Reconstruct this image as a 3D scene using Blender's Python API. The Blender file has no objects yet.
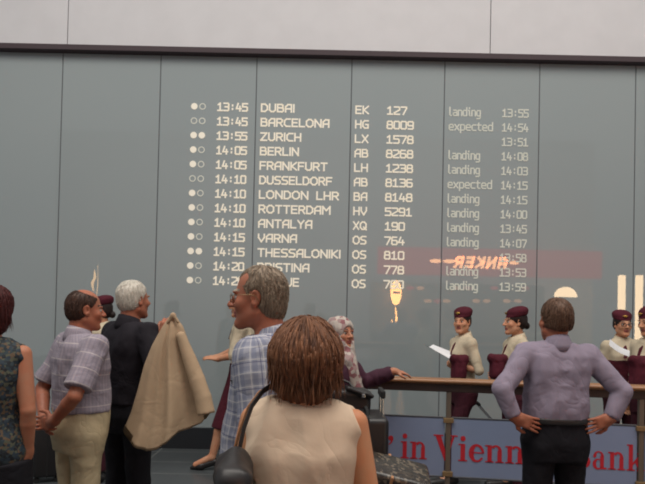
import bpy, bmesh, math, random
import numpy as np
from mathutils import Vector, Matrix, Euler

random.seed(7)
SC = bpy.context.scene
COL = SC.collection
R_ = math.radians

# ------------------------------------------------------------------ camera
F_PX, W_PX, H_PX = 600.0, 645.0, 484.0
CAM_Z = 1.6
PITCH, ROLL, SHIFT_PX = 1.0, 1.25, 59.5
cam_d = bpy.data.cameras.new('camera')
cam = bpy.data.objects.new('camera', cam_d)
COL.objects.link(cam)
cam_d.sensor_width = 36.0
cam_d.lens = 36.0 * F_PX / W_PX
cam_d.shift_y = SHIFT_PX / W_PX
cam_d.clip_start = 0.05
CAM_M = Matrix.Rotation(R_(90 + PITCH), 3, 'X') @ Matrix.Rotation(R_(ROLL), 3, 'Z')
cam.matrix_world = Matrix.Translation((0, 0, CAM_Z)) @ CAM_M.to_4x4()
SC.camera = cam


def at(px, py, Y):
    """world point on the plane y=Y that the photograph shows at pixel (px,py)"""
    d = CAM_M @ Vector(((px - W_PX / 2) / F_PX, (H_PX / 2 - py + SHIFT_PX) / F_PX, -1))
    t = Y / d.y
    return Vector((d.x * t, Y, CAM_Z + d.z * t))


# ------------------------------------------------------------------ light
world = bpy.data.worlds.new('hall_light')
SC.world = world
world.use_nodes = True
world.node_tree.nodes['Background'].inputs[0].default_value = (0.93, 0.97, 1.0, 1)
world.node_tree.nodes['Background'].inputs[1].default_value = 0.34


def area(name, loc, size, power, color, rot=(0, 0, 0), sy=None):
    d = bpy.data.lights.new(name, 'AREA')
    d.energy = power
    d.color = color
    d.size = size
    if sy:
        d.shape = 'RECTANGLE'
        d.size_y = sy
    o = bpy.data.objects.new(name, d)
    o.location = loc
    o.rotation_euler = rot
    COL.objects.link(o)
    return o


area('hall_ceiling_light', (-2.5, 1.0, 9.0), 6, 520, (1.0, 0.94, 0.86), sy=5)
area('hall_ceiling_light', (3.5, 2.0, 9.0), 6, 420, (1.0, 0.94, 0.86), sy=5)
VS = SC.view_settings
VS.view_transform = 'Standard'
VS.look = 'None'
VS.exposure = 0.0
VS.gamma = 1.0
VS.use_curve_mapping = False
SC.cycles.use_denoising = True
SC.cycles.max_bounces = 6
SC.cycles.filter_width = 1.9


# ------------------------------------------------------------------ materials
def new_mat(name):
    m = bpy.data.materials.new(name)
    m.use_nodes = True
    nt = m.node_tree
    b = nt.nodes['Principled BSDF']
    return m, nt, b


def srgb(r, g, b):
    def f(c):
        c /= 255.0
        return c / 12.92 if c <= 0.04045 else ((c + 0.055) / 1.055) ** 2.4
    return (f(r), f(g), f(b), 1)


def N(nt, t, **kw):
    n = nt.nodes.new(t)
    for k, v in kw.items():
        if k.startswith('i_'):
            n.inputs[k[2:].replace('_', ' ')].default_value = v
        else:
            setattr(n, k, v)
    return n


def add_bump(nt, b, scale, strength, dist=0.01, vec=None, detail=3):
    nz = N(nt, 'ShaderNodeTexNoise', i_Scale=scale, i_Detail=detail)
    if vec is not None:
        nt.links.new(vec, nz.inputs['Vector'])
    bp = N(nt, 'ShaderNodeBump', i_Strength=strength, i_Distance=dist)
    nt.links.new(nz.outputs['Fac'], bp.inputs['Height'])
    nt.links.new(bp.outputs['Normal'], b.inputs['Normal'])
    return nz


def wrinkle_bump(nt, b, strength, vec, ridge=5.0, dist=0.03):
    nz = N(nt, 'ShaderNodeTexNoise', i_Scale=ridge, i_Detail=2.5, i_Distortion=1.2)
    nt.links.new(vec, nz.inputs['Vector'])
    sb = N(nt, 'ShaderNodeMath', operation='SUBTRACT')
    sb.inputs[1].default_value = 0.5
    nt.links.new(nz.outputs['Fac'], sb.inputs[0])
    ab = N(nt, 'ShaderNodeMath', operation='ABSOLUTE')
    nt.links.new(sb.outputs[0], ab.inputs[0])
    pw = N(nt, 'ShaderNodeMath', operation='POWER')
    pw.inputs[1].default_value = 0.6
    nt.links.new(ab.outputs[0], pw.inputs[0])
    n2 = N(nt, 'ShaderNodeTexNoise', i_Scale=70, i_Detail=2)
    nt.links.new(vec, n2.inputs['Vector'])
    ad = N(nt, 'ShaderNodeMath', operation='MULTIPLY_ADD')
    ad.inputs[1].default_value = 0.10
    nt.links.new(n2.outputs['Fac'], ad.inputs[0])
    nt.links.new(pw.outputs[0], ad.inputs[2])
    bp = N(nt, 'ShaderNodeBump', i_Strength=strength, i_Distance=dist)
    nt.links.new(ad.outputs[0], bp.inputs['Height'])
    nt.links.new(bp.outputs['Normal'], b.inputs['Normal'])


def var_color(nt, b, c1, c2, scale, mapping=(1, 1, 1), detail=3, lo=0.35, hi=0.65):
    tc = N(nt, 'ShaderNodeTexCoord')
    mp = N(nt, 'ShaderNodeMapping')
    mp.inputs['Scale'].default_value = mapping
    nt.links.new(tc.outputs['Object'], mp.inputs['Vector'])
    nz = N(nt, 'ShaderNodeTexNoise', i_Scale=scale, i_Detail=detail)
    nt.links.new(mp.outputs['Vector'], nz.inputs['Vector'])
    rp = N(nt, 'ShaderNodeValToRGB')
    rp.color_ramp.elements[0].position = lo
    rp.color_ramp.elements[0].color = c1
    rp.color_ramp.elements[1].position = hi
    rp.color_ramp.elements[1].color = c2
    nt.links.new(nz.outputs['Fac'], rp.inputs['Fac'])
    nt.links.new(rp.outputs['Color'], b.inputs['Base Color'])
    return mp, rp


def mul(c, k):
    return (c[0] * k, c[1] * k, c[2] * k, 1)


def m_fabric(name, c, rough=0.85, bump=0.25, v=0.12):
    m, nt, b = new_mat(name)
    mp, rp = var_color(nt, b, mul(c, 1 - v), mul(c, 1 + v), 6)
    b.inputs['Roughness'].default_value = rough
    b.inputs['Specular IOR Level'].default_value = 0.2
    wrinkle_bump(nt, b, bump * 1.3, mp.outputs['Vector'])
    return m


def m_plain(name, c, rough=0.5, metal=0.0, spec=0.5):
    m, nt, b = new_mat(name)
    var_color(nt, b, mul(c, 0.98), mul(c, 1.02), 4)
    b.inputs['Roughness'].default_value = rough
    b.inputs['Metallic'].default_value = metal
    b.inputs['Specular IOR Level'].default_value = spec
    return m


def m_skin(name, c):
    m, nt, b = new_mat(name)
    red = (c[0] * 1.03, c[1] * 0.86, c[2] * 0.8, 1)
    mp, rp = var_color(nt, b, c, red, 14, detail=4)
    b.inputs['Roughness'].default_value = 0.5
    b.inputs['Specular IOR Level'].default_value = 0.35
    add_bump(nt, b, 90, 0.06, 0.004, mp.outputs['Vector'])
    return m


def m_hair(name, c1, c2, su=14, sv=5, rough=0.5):
    """streaks that run along the strands (UV: angle round the head, height)"""
    m, nt, b = new_mat(name)
    uv = N(nt, 'ShaderNodeUVMap', uv_map='UVMap')
    mp = N(nt, 'ShaderNodeMapping')
    mp.inputs['Scale'].default_value = (su, sv, 1)
    nt.links.new(uv.outputs['UV'], mp.inputs['Vector'])
    nz = N(nt, 'ShaderNodeTexNoise', i_Scale=1.0, i_Detail=4)
    nt.links.new(mp.outputs['Vector'], nz.inputs['Vector'])
    rp = N(nt, 'ShaderNodeValToRGB')
    rp.color_ramp.elements[0].position = 0.32
    rp.color_ramp.elements[0].color = c1
    rp.color_ramp.elements[1].position = 0.68
    rp.color_ramp.elements[1].color = c2
    nt.links.new(nz.outputs['Fac'], rp.inputs['Fac'])
    nt.links.new(rp.outputs['Color'], b.inputs['Base Color'])
    b.inputs['Roughness'].default_value = rough
    b.inputs['Specular IOR Level'].default_value = 0.25
    bp = N(nt, 'ShaderNodeBump', i_Strength=0.35, i_Distance=0.006)
    nt.links.new(nz.outputs['Fac'], bp.inputs['Height'])
    nt.links.new(bp.outputs['Normal'], b.inputs['Normal'])
    return m


def m_emit(name, c, s):
    m, nt, b = new_mat(name)
    b.inputs['Base Color'].default_value = mul(c, 0.5)
    b.inputs['Emission Color'].default_value = c
    b.inputs['Emission Strength'].default_value = s
    return m


def m_checked(name, base, lines, bump=0.2):
    """woven cloth with lines; lines: (axis 'u'/'v', period, width, colour, strength, offset) on the cloth's own UV (metres)"""
    m, nt, b = new_mat(name)
    uv = N(nt, 'ShaderNodeUVMap', uv_map='UVMap')
    sx = N(nt, 'ShaderNodeSeparateXYZ')
    nt.links.new(uv.outputs['UV'], sx.inputs[0])
    tc = N(nt, 'ShaderNodeTexCoord')
    nz0 = N(nt, 'ShaderNodeTexNoise', i_Scale=5)
    nt.links.new(tc.outputs['Object'], nz0.inputs['Vector'])
    base_n = N(nt, 'ShaderNodeMix', data_type='RGBA')
    base_n.inputs[6].default_value = mul(base, 0.93)
    base_n.inputs[7].default_value = mul(base, 1.07)
    nt.links.new(nz0.outputs['Fac'], base_n.inputs[0])
    cur = base_n.outputs[2]
    for ax, per, wid, colr, st, off in lines:
        a = N(nt, 'ShaderNodeMath', operation='ADD')
        a.inputs[1].default_value = off + 50 * per
        nt.links.new(sx.outputs[0 if ax == 'u' else 1], a.inputs[0])
        mo = N(nt, 'ShaderNodeMath', operation='MODULO')
        mo.inputs[1].default_value = per
        nt.links.new(a.outputs[0], mo.inputs[0])
        lt = N(nt, 'ShaderNodeMath', operation='LESS_THAN')
        lt.inputs[1].default_value = wid
        nt.links.new(mo.outputs[0], lt.inputs[0])
        ms = N(nt, 'ShaderNodeMath', operation='MULTIPLY')
        ms.inputs[1].default_value = st
        nt.links.new(lt.outputs[0], ms.inputs[0])
        mx = N(nt, 'ShaderNodeMix', data_type='RGBA')
        nt.links.new(ms.outputs[0], mx.inputs[0])
        nt.links.new(cur, mx.inputs[6])
        mx.inputs[7].default_value = colr
        cur = mx.outputs[2]
    nt.links.new(cur, b.inputs['Base Color'])
    b.inputs['Roughness'].default_value = 0.85
    b.inputs['Specular IOR Level'].default_value = 0.2
    wrinkle_bump(nt, b, bump * 1.3, tc.outputs['Object'])
    return m


M = {}
M['skin_tan'] = m_skin('skin_tan', srgb(172, 120, 94))
M['skin_red'] = m_skin('skin_ruddy', srgb(160, 103, 80))
M['skin_fair'] = m_skin('skin_fair', srgb(196, 146, 116))
M['skin_warm'] = m_skin('skin_warm', srgb(190, 138, 102))
M['lip'] = m_plain('lip_colour', srgb(150, 82, 76), 0.45)
M['eyewhite'] = m_plain('eye_white', srgb(176, 166, 158), 0.3)
M['iris'] = m_plain('dark_iris', srgb(45, 32, 26), 0.2)
M['brow_dark'] = m_plain('dark_brow', srgb(60, 45, 38), 0.8)
M['brow_grey'] = m_plain('grey_brow', srgb(140, 125, 110), 0.8)
M['hair_brown'] = m_hair('brown_hair', srgb(68, 43, 32), srgb(136, 92, 64), rough=0.62)
M['hair_auburn'] = m_hair('dark_red_hair', srgb(46, 18, 20), srgb(82, 34, 32), rough=0.6)
M['hair_white'] = m_hair('white_hair', srgb(176, 170, 158), srgb(222, 216, 205))
M['hair_grey'] = m_hair('grey_hair', srgb(92, 80, 68), srgb(160, 142, 122))
M['hair_dark'] = m_hair('dark_hair', srgb(40, 28, 24), srgb(84, 58, 46))
M['hair_greybrown'] = m_hair('grey_brown_hair', srgb(68, 48, 39), srgb(112, 84, 66))
M['hair_black'] = m_hair('black_hair', srgb(24, 18, 18), srgb(48, 34, 32))
M['lilac'] = m_fabric('lilac_shirt_cloth', srgb(140, 130, 146), v=0.04)
M['black_cloth'] = m_fabric('black_cloth', srgb(33, 30, 36))
M['black_trouser'] = m_fabric('black_trouser_cloth', srgb(27, 26, 31))
M['beige_cloth'] = m_fabric('beige_trouser_cloth', srgb(176, 160, 130))
M['tan_jacket'] = m_fabric('tan_jacket_cloth', srgb(172, 147, 120), bump=0.12, v=0.05)
M['jacket_lining'] = m_fabric('tan_lining_cloth', srgb(140, 118, 92))
M['cream'] = m_fabric('cream_blouse_cloth', srgb(208, 185, 161), bump=0.12, v=0.04)
M['crew_cream'] = m_fabric('cream_uniform_cloth', srgb(196, 182, 158))
M['burgundy'] = m_fabric('burgundy_cloth', srgb(78, 28, 40))
M['burgundy_dark'] = m_fabric('dark_burgundy_cloth', srgb(62, 26, 36))
M['plum'] = m_fabric('dark_plum_knit', srgb(70, 42, 56))
M['stripe'] = m_checked('fine_checked_lilac_cloth', srgb(148, 139, 149), [
    ('u', 0.022, 0.007, srgb(128, 122, 136), 0.5, 0), ('v', 0.022, 0.005, srgb(134, 126, 138), 0.4, 0),
    ('v', 0.088, 0.006, srgb(190, 180, 180), 0.7, 0.02), ('u', 0.088, 0.004, srgb(176, 166, 170), 0.35, 0.01)])
M['plaid'] = m_checked('blue_plaid_cloth', srgb(150, 150, 161), [
    ('u', 0.046, 0.016, srgb(106, 112, 134), 0.5, 0), ('v', 0.046, 0.016, srgb(112, 116, 136), 0.45, 0),
    ('u', 0.046, 0.004, srgb(190, 187, 188), 0.7, 0.026), ('v', 0.046, 0.004, srgb(190, 187, 188), 0.7, 0.024),
    ('u', 0.092, 0.003, srgb(80, 82, 112), 0.8, 0.06), ('v', 0.092, 0.003, srgb(80, 82, 112), 0.8, 0.06)])
M['gold'] = m_plain('gold_metal', srgb(190, 150, 76), 0.3, 1.0)
M['wire'] = m_plain('dark_gilt_wire', srgb(120, 96, 70), 0.35, 0.8)
M['chrome'] = m_plain('chrome_metal', srgb(190, 190, 190), 0.2, 1.0)
M['paper'] = m_plain('white_paper', srgb(225, 226, 230), 0.8, 0, 0.2)
M['black_leather'] = m_plain('black_leather', srgb(30, 27, 28), 0.45)
M['tan_leather'] = m_plain('tan_leather', srgb(168, 120, 84), 0.55)
M['black_shell'] = m_plain('black_case_shell', srgb(27, 25, 26), 0.4)
M['black_rubber'] = m_plain('black_rubber', srgb(22, 22, 22), 0.8)
M['glass_lens'], _nt, _b = new_mat('spectacle_lens')
_b.inputs['Transmission Weight'].default_value = 1.0
_b.inputs['Roughness'].default_value = 0.02
_b.inputs['IOR'].default_value = 1.05
_b.inputs['Base Color'].default_value = (0.9, 0.92, 0.92, 1)


def m_pattern(name, cols, scale, rough=0.8):
    m, nt, b = new_mat(name)
    tc = N(nt, 'ShaderNodeTexCoord')
    vo = N(nt, 'ShaderNodeTexVoronoi', i_Scale=scale)
    nt.links.new(tc.outputs['Object'], vo.inputs['Vector'])
    sp = N(nt, 'ShaderNodeSeparateColor')
    nt.links.new(vo.outputs['Color'], sp.inputs[0])
    rp = N(nt, 'ShaderNodeValToRGB')
    rp.color_ramp.interpolation = 'CONSTANT'
    els = rp.color_ramp.elements
    els[0].color = cols[0]
    els[1].color = cols[-1]
    els[1].position = (len(cols) - 1) / len(cols)
    for i, c in enumerate(cols[1:-1]):
        e = els.new((i + 1) / len(cols))
        e.color = c
    nt.links.new(sp.outputs[0], rp.inputs['Fac'])
    nt.links.new(rp.outputs['Color'], b.inputs['Base Color'])
    b.inputs['Roughness'].default_value = rough
    add_bump(nt, b, 20, 0.2, 0.02, tc.outputs['Object'])
    return m


M['teal_print'] = m_pattern('dark_teal_print_cloth', [srgb(30, 40, 46), srgb(44, 58, 64), srgb(24, 28, 34), srgb(78, 80, 66), srgb(36, 50, 62), srgb(92, 74, 56)], 80)
M['scarf_print'] = m_pattern('white_and_red_print_scarf', [srgb(168, 156, 148), srgb(182, 172, 162), srgb(146, 122, 120), srgb(130, 84, 88), srgb(172, 162, 154), srgb(176, 166, 158), srgb(140, 128, 124)], 36)
M['bag_print'] = m_pattern('dark_speckled_vinyl', [srgb(44, 38, 34), srgb(62, 54, 46), srgb(38, 34, 32), srgb(96, 86, 74), srgb(50, 44, 38)], 60, 0.25)


# ------------------------------------------------------------------ mesh helpers
def mk(name, V, Fc, mats, parent=None, smooth=True, uv=None, mi=None):
    me = bpy.data.meshes.new(name)
    me.from_pydata([tuple(v) for v in V] if not isinstance(V, np.ndarray) else V.tolist(), [],
                   [tuple(f) for f in Fc] if not isinstance(Fc, np.ndarray) else Fc.tolist())
    if not isinstance(mats, (list, tuple)):
        mats = [mats]
    for m in mats:
        me.materials.append(m)
    if smooth:
        me.polygons.foreach_set('use_smooth', [True] * len(me.polygons))
    if mi is not None:
        me.polygons.foreach_set('material_index', np.asarray(mi, dtype=np.int32))
    if uv is not None:
        l = me.uv_layers.new(name='UVMap')
        vi = np.empty(len(me.loops), dtype=np.int32)
        me.loops.foreach_get('vertex_index', vi)
        l.data.foreach_set('uv', uv[vi].astype(np.float32).ravel())
    me.update()
    o = bpy.data.objects.new(name, me)
    COL.objects.link(o)
    if parent is not None:
        o.parent = parent
    return o


def tag(o, label, cat=None, group=None, kind=None):
    o['label'] = label
    if cat:
        o['category'] = cat
    if group:
        o['group'] = group
    if kind:
        o['kind'] = kind
    return o


def empty(name, loc=(0, 0, 0), rz=0.0):
    o = bpy.data.objects.new(name, None)
    o.empty_display_size = 0.1
    o.location = loc
    o.rotation_euler = (0, 0, rz)
    COL.objects.link(o)
    return o


class MB:
    """collects hard-surface shapes into one mesh"""
    def __init__(self):
        self.bm = bmesh.new()

    def box(self, lo, hi, bevel=0.0, R=None, seg=2):
        c = (Vector(lo) + Vector(hi)) / 2
        s = Vector(hi) - Vector(lo)
        r = bmesh.ops.create_cube(self.bm, size=1.0)
        vs = r['verts']
        for v in vs:
            v.co = Vector((v.co.x * s.x, v.co.y * s.y, v.co.z * s.z))
        if bevel > 0:
            es = list({e for v in vs for e in v.link_edges})
            rb = bmesh.ops.bevel(self.bm, geom=es, offset=bevel, segments=seg, affect='EDGES', profile=0.5)
            vs = list({v for f in rb['faces'] for v in f.verts} | {v for v in vs if v.is_valid})
        for v in vs:
            if R is not None:
                v.co = R @ v.co
            v.co = v.co + c
        return self

    def tube(self, path, rad, n=10, closed=False, flat=(1, 1)):
        P = [Vector(p) for p in path]
        rads = rad if isinstance(rad, (list, tuple)) else [rad] * len(P)
        rings = []
        up = None
        for i, p in enumerate(P):
            a = P[i - 1] if (i > 0 or closed) else P[i]
            b = P[(i + 1) % len(P)] if (i < len(P) - 1 or closed) else P[i]
            t = (b - a).normalized()
            if up is None:
                up = Vector((0, 0, 1)) if abs(t.z) < 0.9 else Vector((0, 1, 0))
            s = t.cross(up).normalized()
            up = s.cross(t).normalized()
            ring = []
            for k in range(n):
                an = 2 * math.pi * k / n
                ring.append(self.bm.verts.new(p + s * math.cos(an) * rads[i] * flat[0] + up * math.sin(an) * rads[i] * flat[1]))
            rings.append(ring)
        m = len(rings)
        for i in range(m if closed else m - 1):
            A, B = rings[i], rings[(i + 1) % m]
            for k in range(n):
                self.bm.faces.new((A[k], A[(k + 1) % n], B[(k + 1) % n], B[k]))
        if not closed:
            self.bm.faces.new(rings[0][::-1])
            self.bm.faces.new(rings[-1])
        return self

    def prism(self, pts, y0, y1):
        """polygon in xz extruded along y"""
        A = [self.bm.verts.new((p[0], y0, p[1])) for p in pts]
        B = [self.bm.verts.new((p[0], y1, p[1])) for p in pts]
        n = len(pts)
        self.bm.faces.new(A)
        self.bm.faces.new(B[::-1])
        for i in range(n):
            self.bm.faces.new((A[i], B[i], B[(i + 1) % n], A[(i + 1) % n]))
        return self

    def ball(self, c, r, seg=16, R=None):
        d = bmesh.ops.create_uvsphere(self.bm, u_segments=seg, v_segments=seg // 2 + 2, radius=1.0)
        r = Vector(r) if hasattr(r, '__len__') else Vector((r, r, r))
        for v in d['verts']:
            p = Vector((v.co.x * r.x, v.co.y * r.y, v.co.z * r.z))
            v.co = (R @ p if R is not None else p) + Vector(c)
        return self

    def cyl(self, c, rad, depth, n=20, axis='Z', r2=None):
        R = {'Z': Matrix.Identity(3), 'X': Matrix.Rotation(R_(90), 3, 'Y'), 'Y': Matrix.Rotation(R_(90), 3, 'X')}[axis]
        d = bmesh.ops.create_cone(self.bm, cap_ends=True, segments=n, radius1=rad, radius2=rad if r2 is None else r2, depth=depth)
        for v in d['verts']:
            v.co = R @ v.co + Vector(c)
        return self

    def build(self, name, mats, parent=None, smooth=False):
        bmesh.ops.recalc_face_normals(self.bm, faces=self.bm.faces[:])
        me = bpy.data.meshes.new(name)
        self.bm.to_mesh(me)
        self.bm.free()
        if not isinstance(mats, (list, tuple)):
            mats = [mats]
        for m in mats:
            me.materials.append(m)
        if smooth:
            me.polygons.foreach_set('use_smooth', [True] * len(me.polygons))
            try:
                me.set_sharp_from_angle(angle=R_(40))
            except Exception:
                pass
        o = bpy.data.objects.new(name, me)
        COL.objects.link(o)
        if parent is not None:
            o.parent = parent
        return o


# ------------------------------------------------------------------ organic shapes: blended distance field -> one closed mesh
def vnoise(P, seed=0):
    P = np.asarray(P, dtype=np.float64)
    I = np.floor(P).astype(np.int64)
    f = P - I
    f = f * f * (3 - 2 * f)
    out = np.zeros(len(P))
    for dx in (0, 1):
        for dy in (0, 1):
            for dz in (0, 1):
                h = ((I[:, 0] + dx) * 374761393 + (I[:, 1] + dy) * 668265263 + (I[:, 2] + dz) * 2147483647 + seed * 974634777)
                h = (h ^ (h >> 13)) * 1274126177
                h = (h ^ (h >> 16)) & 0xffff
                w = (f[:, 0] if dx else 1 - f[:, 0]) * (f[:, 1] if dy else 1 - f[:, 1]) * (f[:, 2] if dz else 1 - f[:, 2])
                out += w * h / 65535.0
    return out - 0.5


def A3(v):
    return np.array([float(v[0]), float(v[1]), float(v[2])])


class SDF:
    def __init__(self):
        self.p = []

    def add(self, fn, lo, hi, k=0.02, op='+', uv=None):
        self.p.append((fn, np.asarray(lo, float), np.asarray(hi, float), k, op, uv))
        return self

    def rc(self, a, b, ra, rb, k=0.02, op='+', flat=False, uv=False):
        a, b = A3(a), A3(b)
        ba = b - a
        L2 = max(float(ba @ ba), 1e-9)
        L = math.sqrt(L2)

        def fn(X, Y, Z):
            px, py, pz = X - a[0], Y - a[1], Z - a[2]
            h0 = (px * ba[0] + py * ba[1] + pz * ba[2]) / L2
            h = np.clip(h0, 0, 1)
            d = np.sqrt((px - ba[0] * h) ** 2 + (py - ba[1] * h) ** 2 + (pz - ba[2] * h) ** 2) - (ra + (rb - ra) * h)
            if flat:
                d = np.maximum(d, (h0 - 1) * L)
            return d
        uvf = None
        if uv:
            t = ba / L
            ref = np.array([0, 1.0, 0]) if abs(t[1]) < 0.8 else np.array([1.0, 0, 0])
            s = np.cross(t, ref)
            s /= np.linalg.norm(s)
            w = np.cross(s, t)

            def uvf(P):
                q = P - a
                return np.stack([np.arctan2(q @ s, q @ w) * (ra + rb) / 2, q @ t], 1)
        r = max(ra, rb)
        return self.add(fn, np.minimum(a, b) - r, np.maximum(a, b) + r, k, op, uvf)

    def chain(self, pts, rads, k=0.02, **kw):
        for i in range(len(pts) - 1):
            self.rc(pts[i], pts[i + 1], rads[i], rads[i + 1], k, **kw)
        return self

    def ell(self, c, r, R=None, k=0.02, op='+'):
        c = A3(c)
        r = A3(r) if hasattr(r, '__len__') else np.array([r, r, r], float)
        Rm = np.eye(3) if R is None else np.array(R)

        def fn(X, Y, Z):
            px, py, pz = X - c[0], Y - c[1], Z - c[2]
            q = [(px * Rm[0, i] + py * Rm[1, i] + pz * Rm[2, i]) for i in range(3)]
            k0 = np.sqrt((q[0] / r[0]) ** 2 + (q[1] / r[1]) ** 2 + (q[2] / r[2]) ** 2)
            k1 = np.sqrt((q[0] / r[0] ** 2) ** 2 + (q[1] / r[1] ** 2) ** 2 + (q[2] / r[2] ** 2) ** 2) + 1e-6
            return k0 * (k0 - 1) / k1
        ext = np.sqrt(((Rm * r[None, :]) ** 2).sum(1))
        return self.add(fn, c - ext, c + ext, k, op)

    def rbox(self, c, h, R=None, rd=0.01, k=0.02, op='+'):
        c = A3(c)
        h = A3(h)
        Rm = np.eye(3) if R is None else np.array(R)

        def fn(X, Y, Z):
            px, py, pz = X - c[0], Y - c[1], Z - c[2]
            q = [np.abs(px * Rm[0, i] + py * Rm[1, i] + pz * Rm[2, i]) - (h[i] - rd) for i in range(3)]
            o = np.sqrt(np.maximum(q[0], 0) ** 2 + np.maximum(q[1], 0) ** 2 + np.maximum(q[2], 0) ** 2)
            return o + np.minimum(np.maximum(q[0], np.maximum(q[1], q[2])), 0) - rd
        ext = (np.abs(Rm) * h[None, :]).sum(1)
        return self.add(fn, c - ext, c + ext, k, op)

    def loft(self, rows, inf=0.0, k=0.03, n=2.4, op='+', uv=False, seam=0.0, cap=0.02):
        rows = sorted(rows)
        z = np.array([r[0] for r in rows])
        a = np.array([r[1] for r in rows]) + inf
        b = np.array([r[2] for r in rows]) + inf
        cx = np.array([r[3] if len(r) > 3 else 0 for r in rows])
        cy = np.array([r[4] if len(r) > 4 else 0 for r in rows])
        zz = np.linspace(z[0], z[-1], 64)
        # smooth interpolation of the section rows
        def sm(v):
            w = np.interp(zz, z, v)
            for _ in range(3):
                w[1:-1] = (w[:-2] + 2 * w[1:-1] + w[2:]) / 4
            return w
        A, B, CX, CY = sm(a), sm(b), sm(cx), sm(cy)

        def fn(X, Y, Z):
            zc = np.clip(Z, z[0], z[-1])
            aa, bb = np.interp(zc, zz, A), np.interp(zc, zz, B)
            x, y = np.abs(X - np.interp(zc, zz, CX)) / aa, np.abs(Y - np.interp(zc, zz, CY)) / bb
            r = (x ** n + y ** n) ** (1.0 / n)
            d = (r - 1) * np.minimum(aa, bb)
            dz = np.maximum(Z - z[-1], z[0] - Z)
            return np.where((d < 0) | (dz < 0), np.maximum(d, dz), np.sqrt(np.maximum(d, 0) ** 2 + np.maximum(dz, 0) ** 2))
        uvf = None
        if uv:
            def uvf(P):
                zc = np.clip(P[:, 2], z[0], z[-1])
                x, y = P[:, 0] - np.interp(zc, zz, CX), P[:, 1] - np.interp(zc, zz, CY)
                aa, bb = np.interp(zc, zz, A), np.interp(zc, zz, B)
                th = np.arctan2(x / aa, y / bb) - seam
                th = (th + math.pi) % (2 * math.pi) - math.pi
                return np.stack([th * 0.155, P[:, 2]], 1)
        lo = (float((CX - A).min()), float((CY - B).min()), z[0])
        hi = (float((CX + A).max()), float((CY + B).max()), z[-1])
        return self.add(fn, lo, hi, k, op, uvf)

    def cut(self, p, nrm, k=0.0):
        """remove everything on the side the normal points to"""
        p, nrm = A3(p), A3(nrm)
        nrm = nrm / np.linalg.norm(nrm)

        def fn(X, Y, Z):
            return (X - p[0]) * nrm[0] + (Y - p[1]) * nrm[1] + (Z - p[2]) * nrm[2]
        return self.add(fn, (0, 0, 0), (0, 0, 0), k, '&')

    def mesh(self, vox, smooth_it=0):
        pos = [q for q in self.p if q[4] == '+']
        lo = np.min([q[1] for q in pos], 0) - 0.03 - 2 * vox
        hi = np.max([q[2] for q in pos], 0) + 0.03 + 2 * vox
        n = np.ceil((hi - lo) / vox).astype(int) + 1
        ax = [(lo[i] + vox * np.arange(n[i])).astype(np.float32) for i in range(3)]
        D = np.full(n, 1.0, np.float32)
        for fn, l, h, k, op, _ in self.p:
            if op == '&':
                s = fn(ax[0][:, None, None], ax[1][None, :, None], ax[2][None, None, :])
                D = np.maximum(D, s).astype(np.float32)
                continue
            pad = k + 2.5 * vox
            i0 = np.maximum(np.floor((l - pad - lo) / vox).astype(int), 0)
            i1 = np.minimum(np.ceil((h + pad - lo) / vox).astype(int) + 1, n)
            if (i1 <= i0).any():
                continue
            sl = tuple(slice(i0[i], i1[i]) for i in range(3))
            s = fn(ax[0][sl[0], None, None], ax[1][None, sl[1], None], ax[2][None, None, sl[2]])
            d = D[sl]
            kk = max(k, 1e-5)
            if op == '+':
                hh = np.maximum(kk - np.abs(d - s), 0) / kk
                D[sl] = np.minimum(d, s) - hh * hh * kk * 0.25
            else:
                hh = np.maximum(kk - np.abs(d + s), 0) / kk
                D[sl] = np.maximum(d, -s) + hh * hh * kk * 0.25
        D[0], D[-1], D[:, 0], D[:, -1], D[:, :, 0], D[:, :, -1] = 1, 1, 1, 1, 1, 1
        S = D < 0
        c = np.zeros(n - 1, np.int8)
        offs = [(i, j, k) for i in (0, 1) for j in (0, 1) for k in (0, 1)]
        for o in offs:
            c += S[o[0]:n[0] - 1 + o[0], o[1]:n[1] - 1 + o[1], o[2]:n[2] - 1 + o[2]]
        act = (c > 0) & (c < 8)
        idx = np.argwhere(act)
        vals = {o: D[idx[:, 0] + o[0], idx[:, 1] + o[1], idx[:, 2] + o[2]] for o in offs}
        acc = np.zeros((len(idx), 3))
        cnt = np.zeros(len(idx))
        for o in offs:
            for x in range(3):
                if o[x] == 0:
                    p = tuple(1 if i == x else o[i] for i in range(3))
                    va, vb = vals[o], vals[p]
                    cr = (va < 0) != (vb < 0)
                    t = np.where(cr, va / np.where(cr, va - vb, 1), 0)
                    for i in range(3):
                        acc[:, i] += np.where(cr, o[i] + (t if i == x else 0), 0)
                    cnt += cr
        V = lo + (idx + acc / cnt[:, None]) * vox
        vid = np.full(n - 1, -1, np.int64)
        vid[idx[:, 0], idx[:, 1], idx[:, 2]] = np.arange(len(idx))
        Fs = []
        for x in range(3):
            u, w = (x + 1) % 3, (x + 2) % 3
            sa = [slice(None)] * 3
            sb = [slice(None)] * 3
            sa[x] = slice(0, -1)
            sb[x] = slice(1, None)
            ch = S[tuple(sa)] != S[tuple(sb)]
            e = np.argwhere(ch)
            e = e[(e[:, u] >= 1) & (e[:, w] >= 1) & (e[:, u] < n[u] - 1) & (e[:, w] < n[w] - 1)]
            ins = S[e[:, 0], e[:, 1], e[:, 2]]
            q = []
            for du, dw in ((1, 1), (0, 1), (0, 0), (1, 0)):
                g = e.copy()
                g[:, u] -= du
                g[:, w] -= dw
                q.append(vid[g[:, 0], g[:, 1], g[:, 2]])
            q = np.stack(q, 1)
            q[~ins] = q[~ins][:, ::-1]
            Fs.append(q)
        Fc = np.concatenate(Fs)
        Fc = Fc[(Fc >= 0).all(1)]
        return V, Fc

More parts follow.
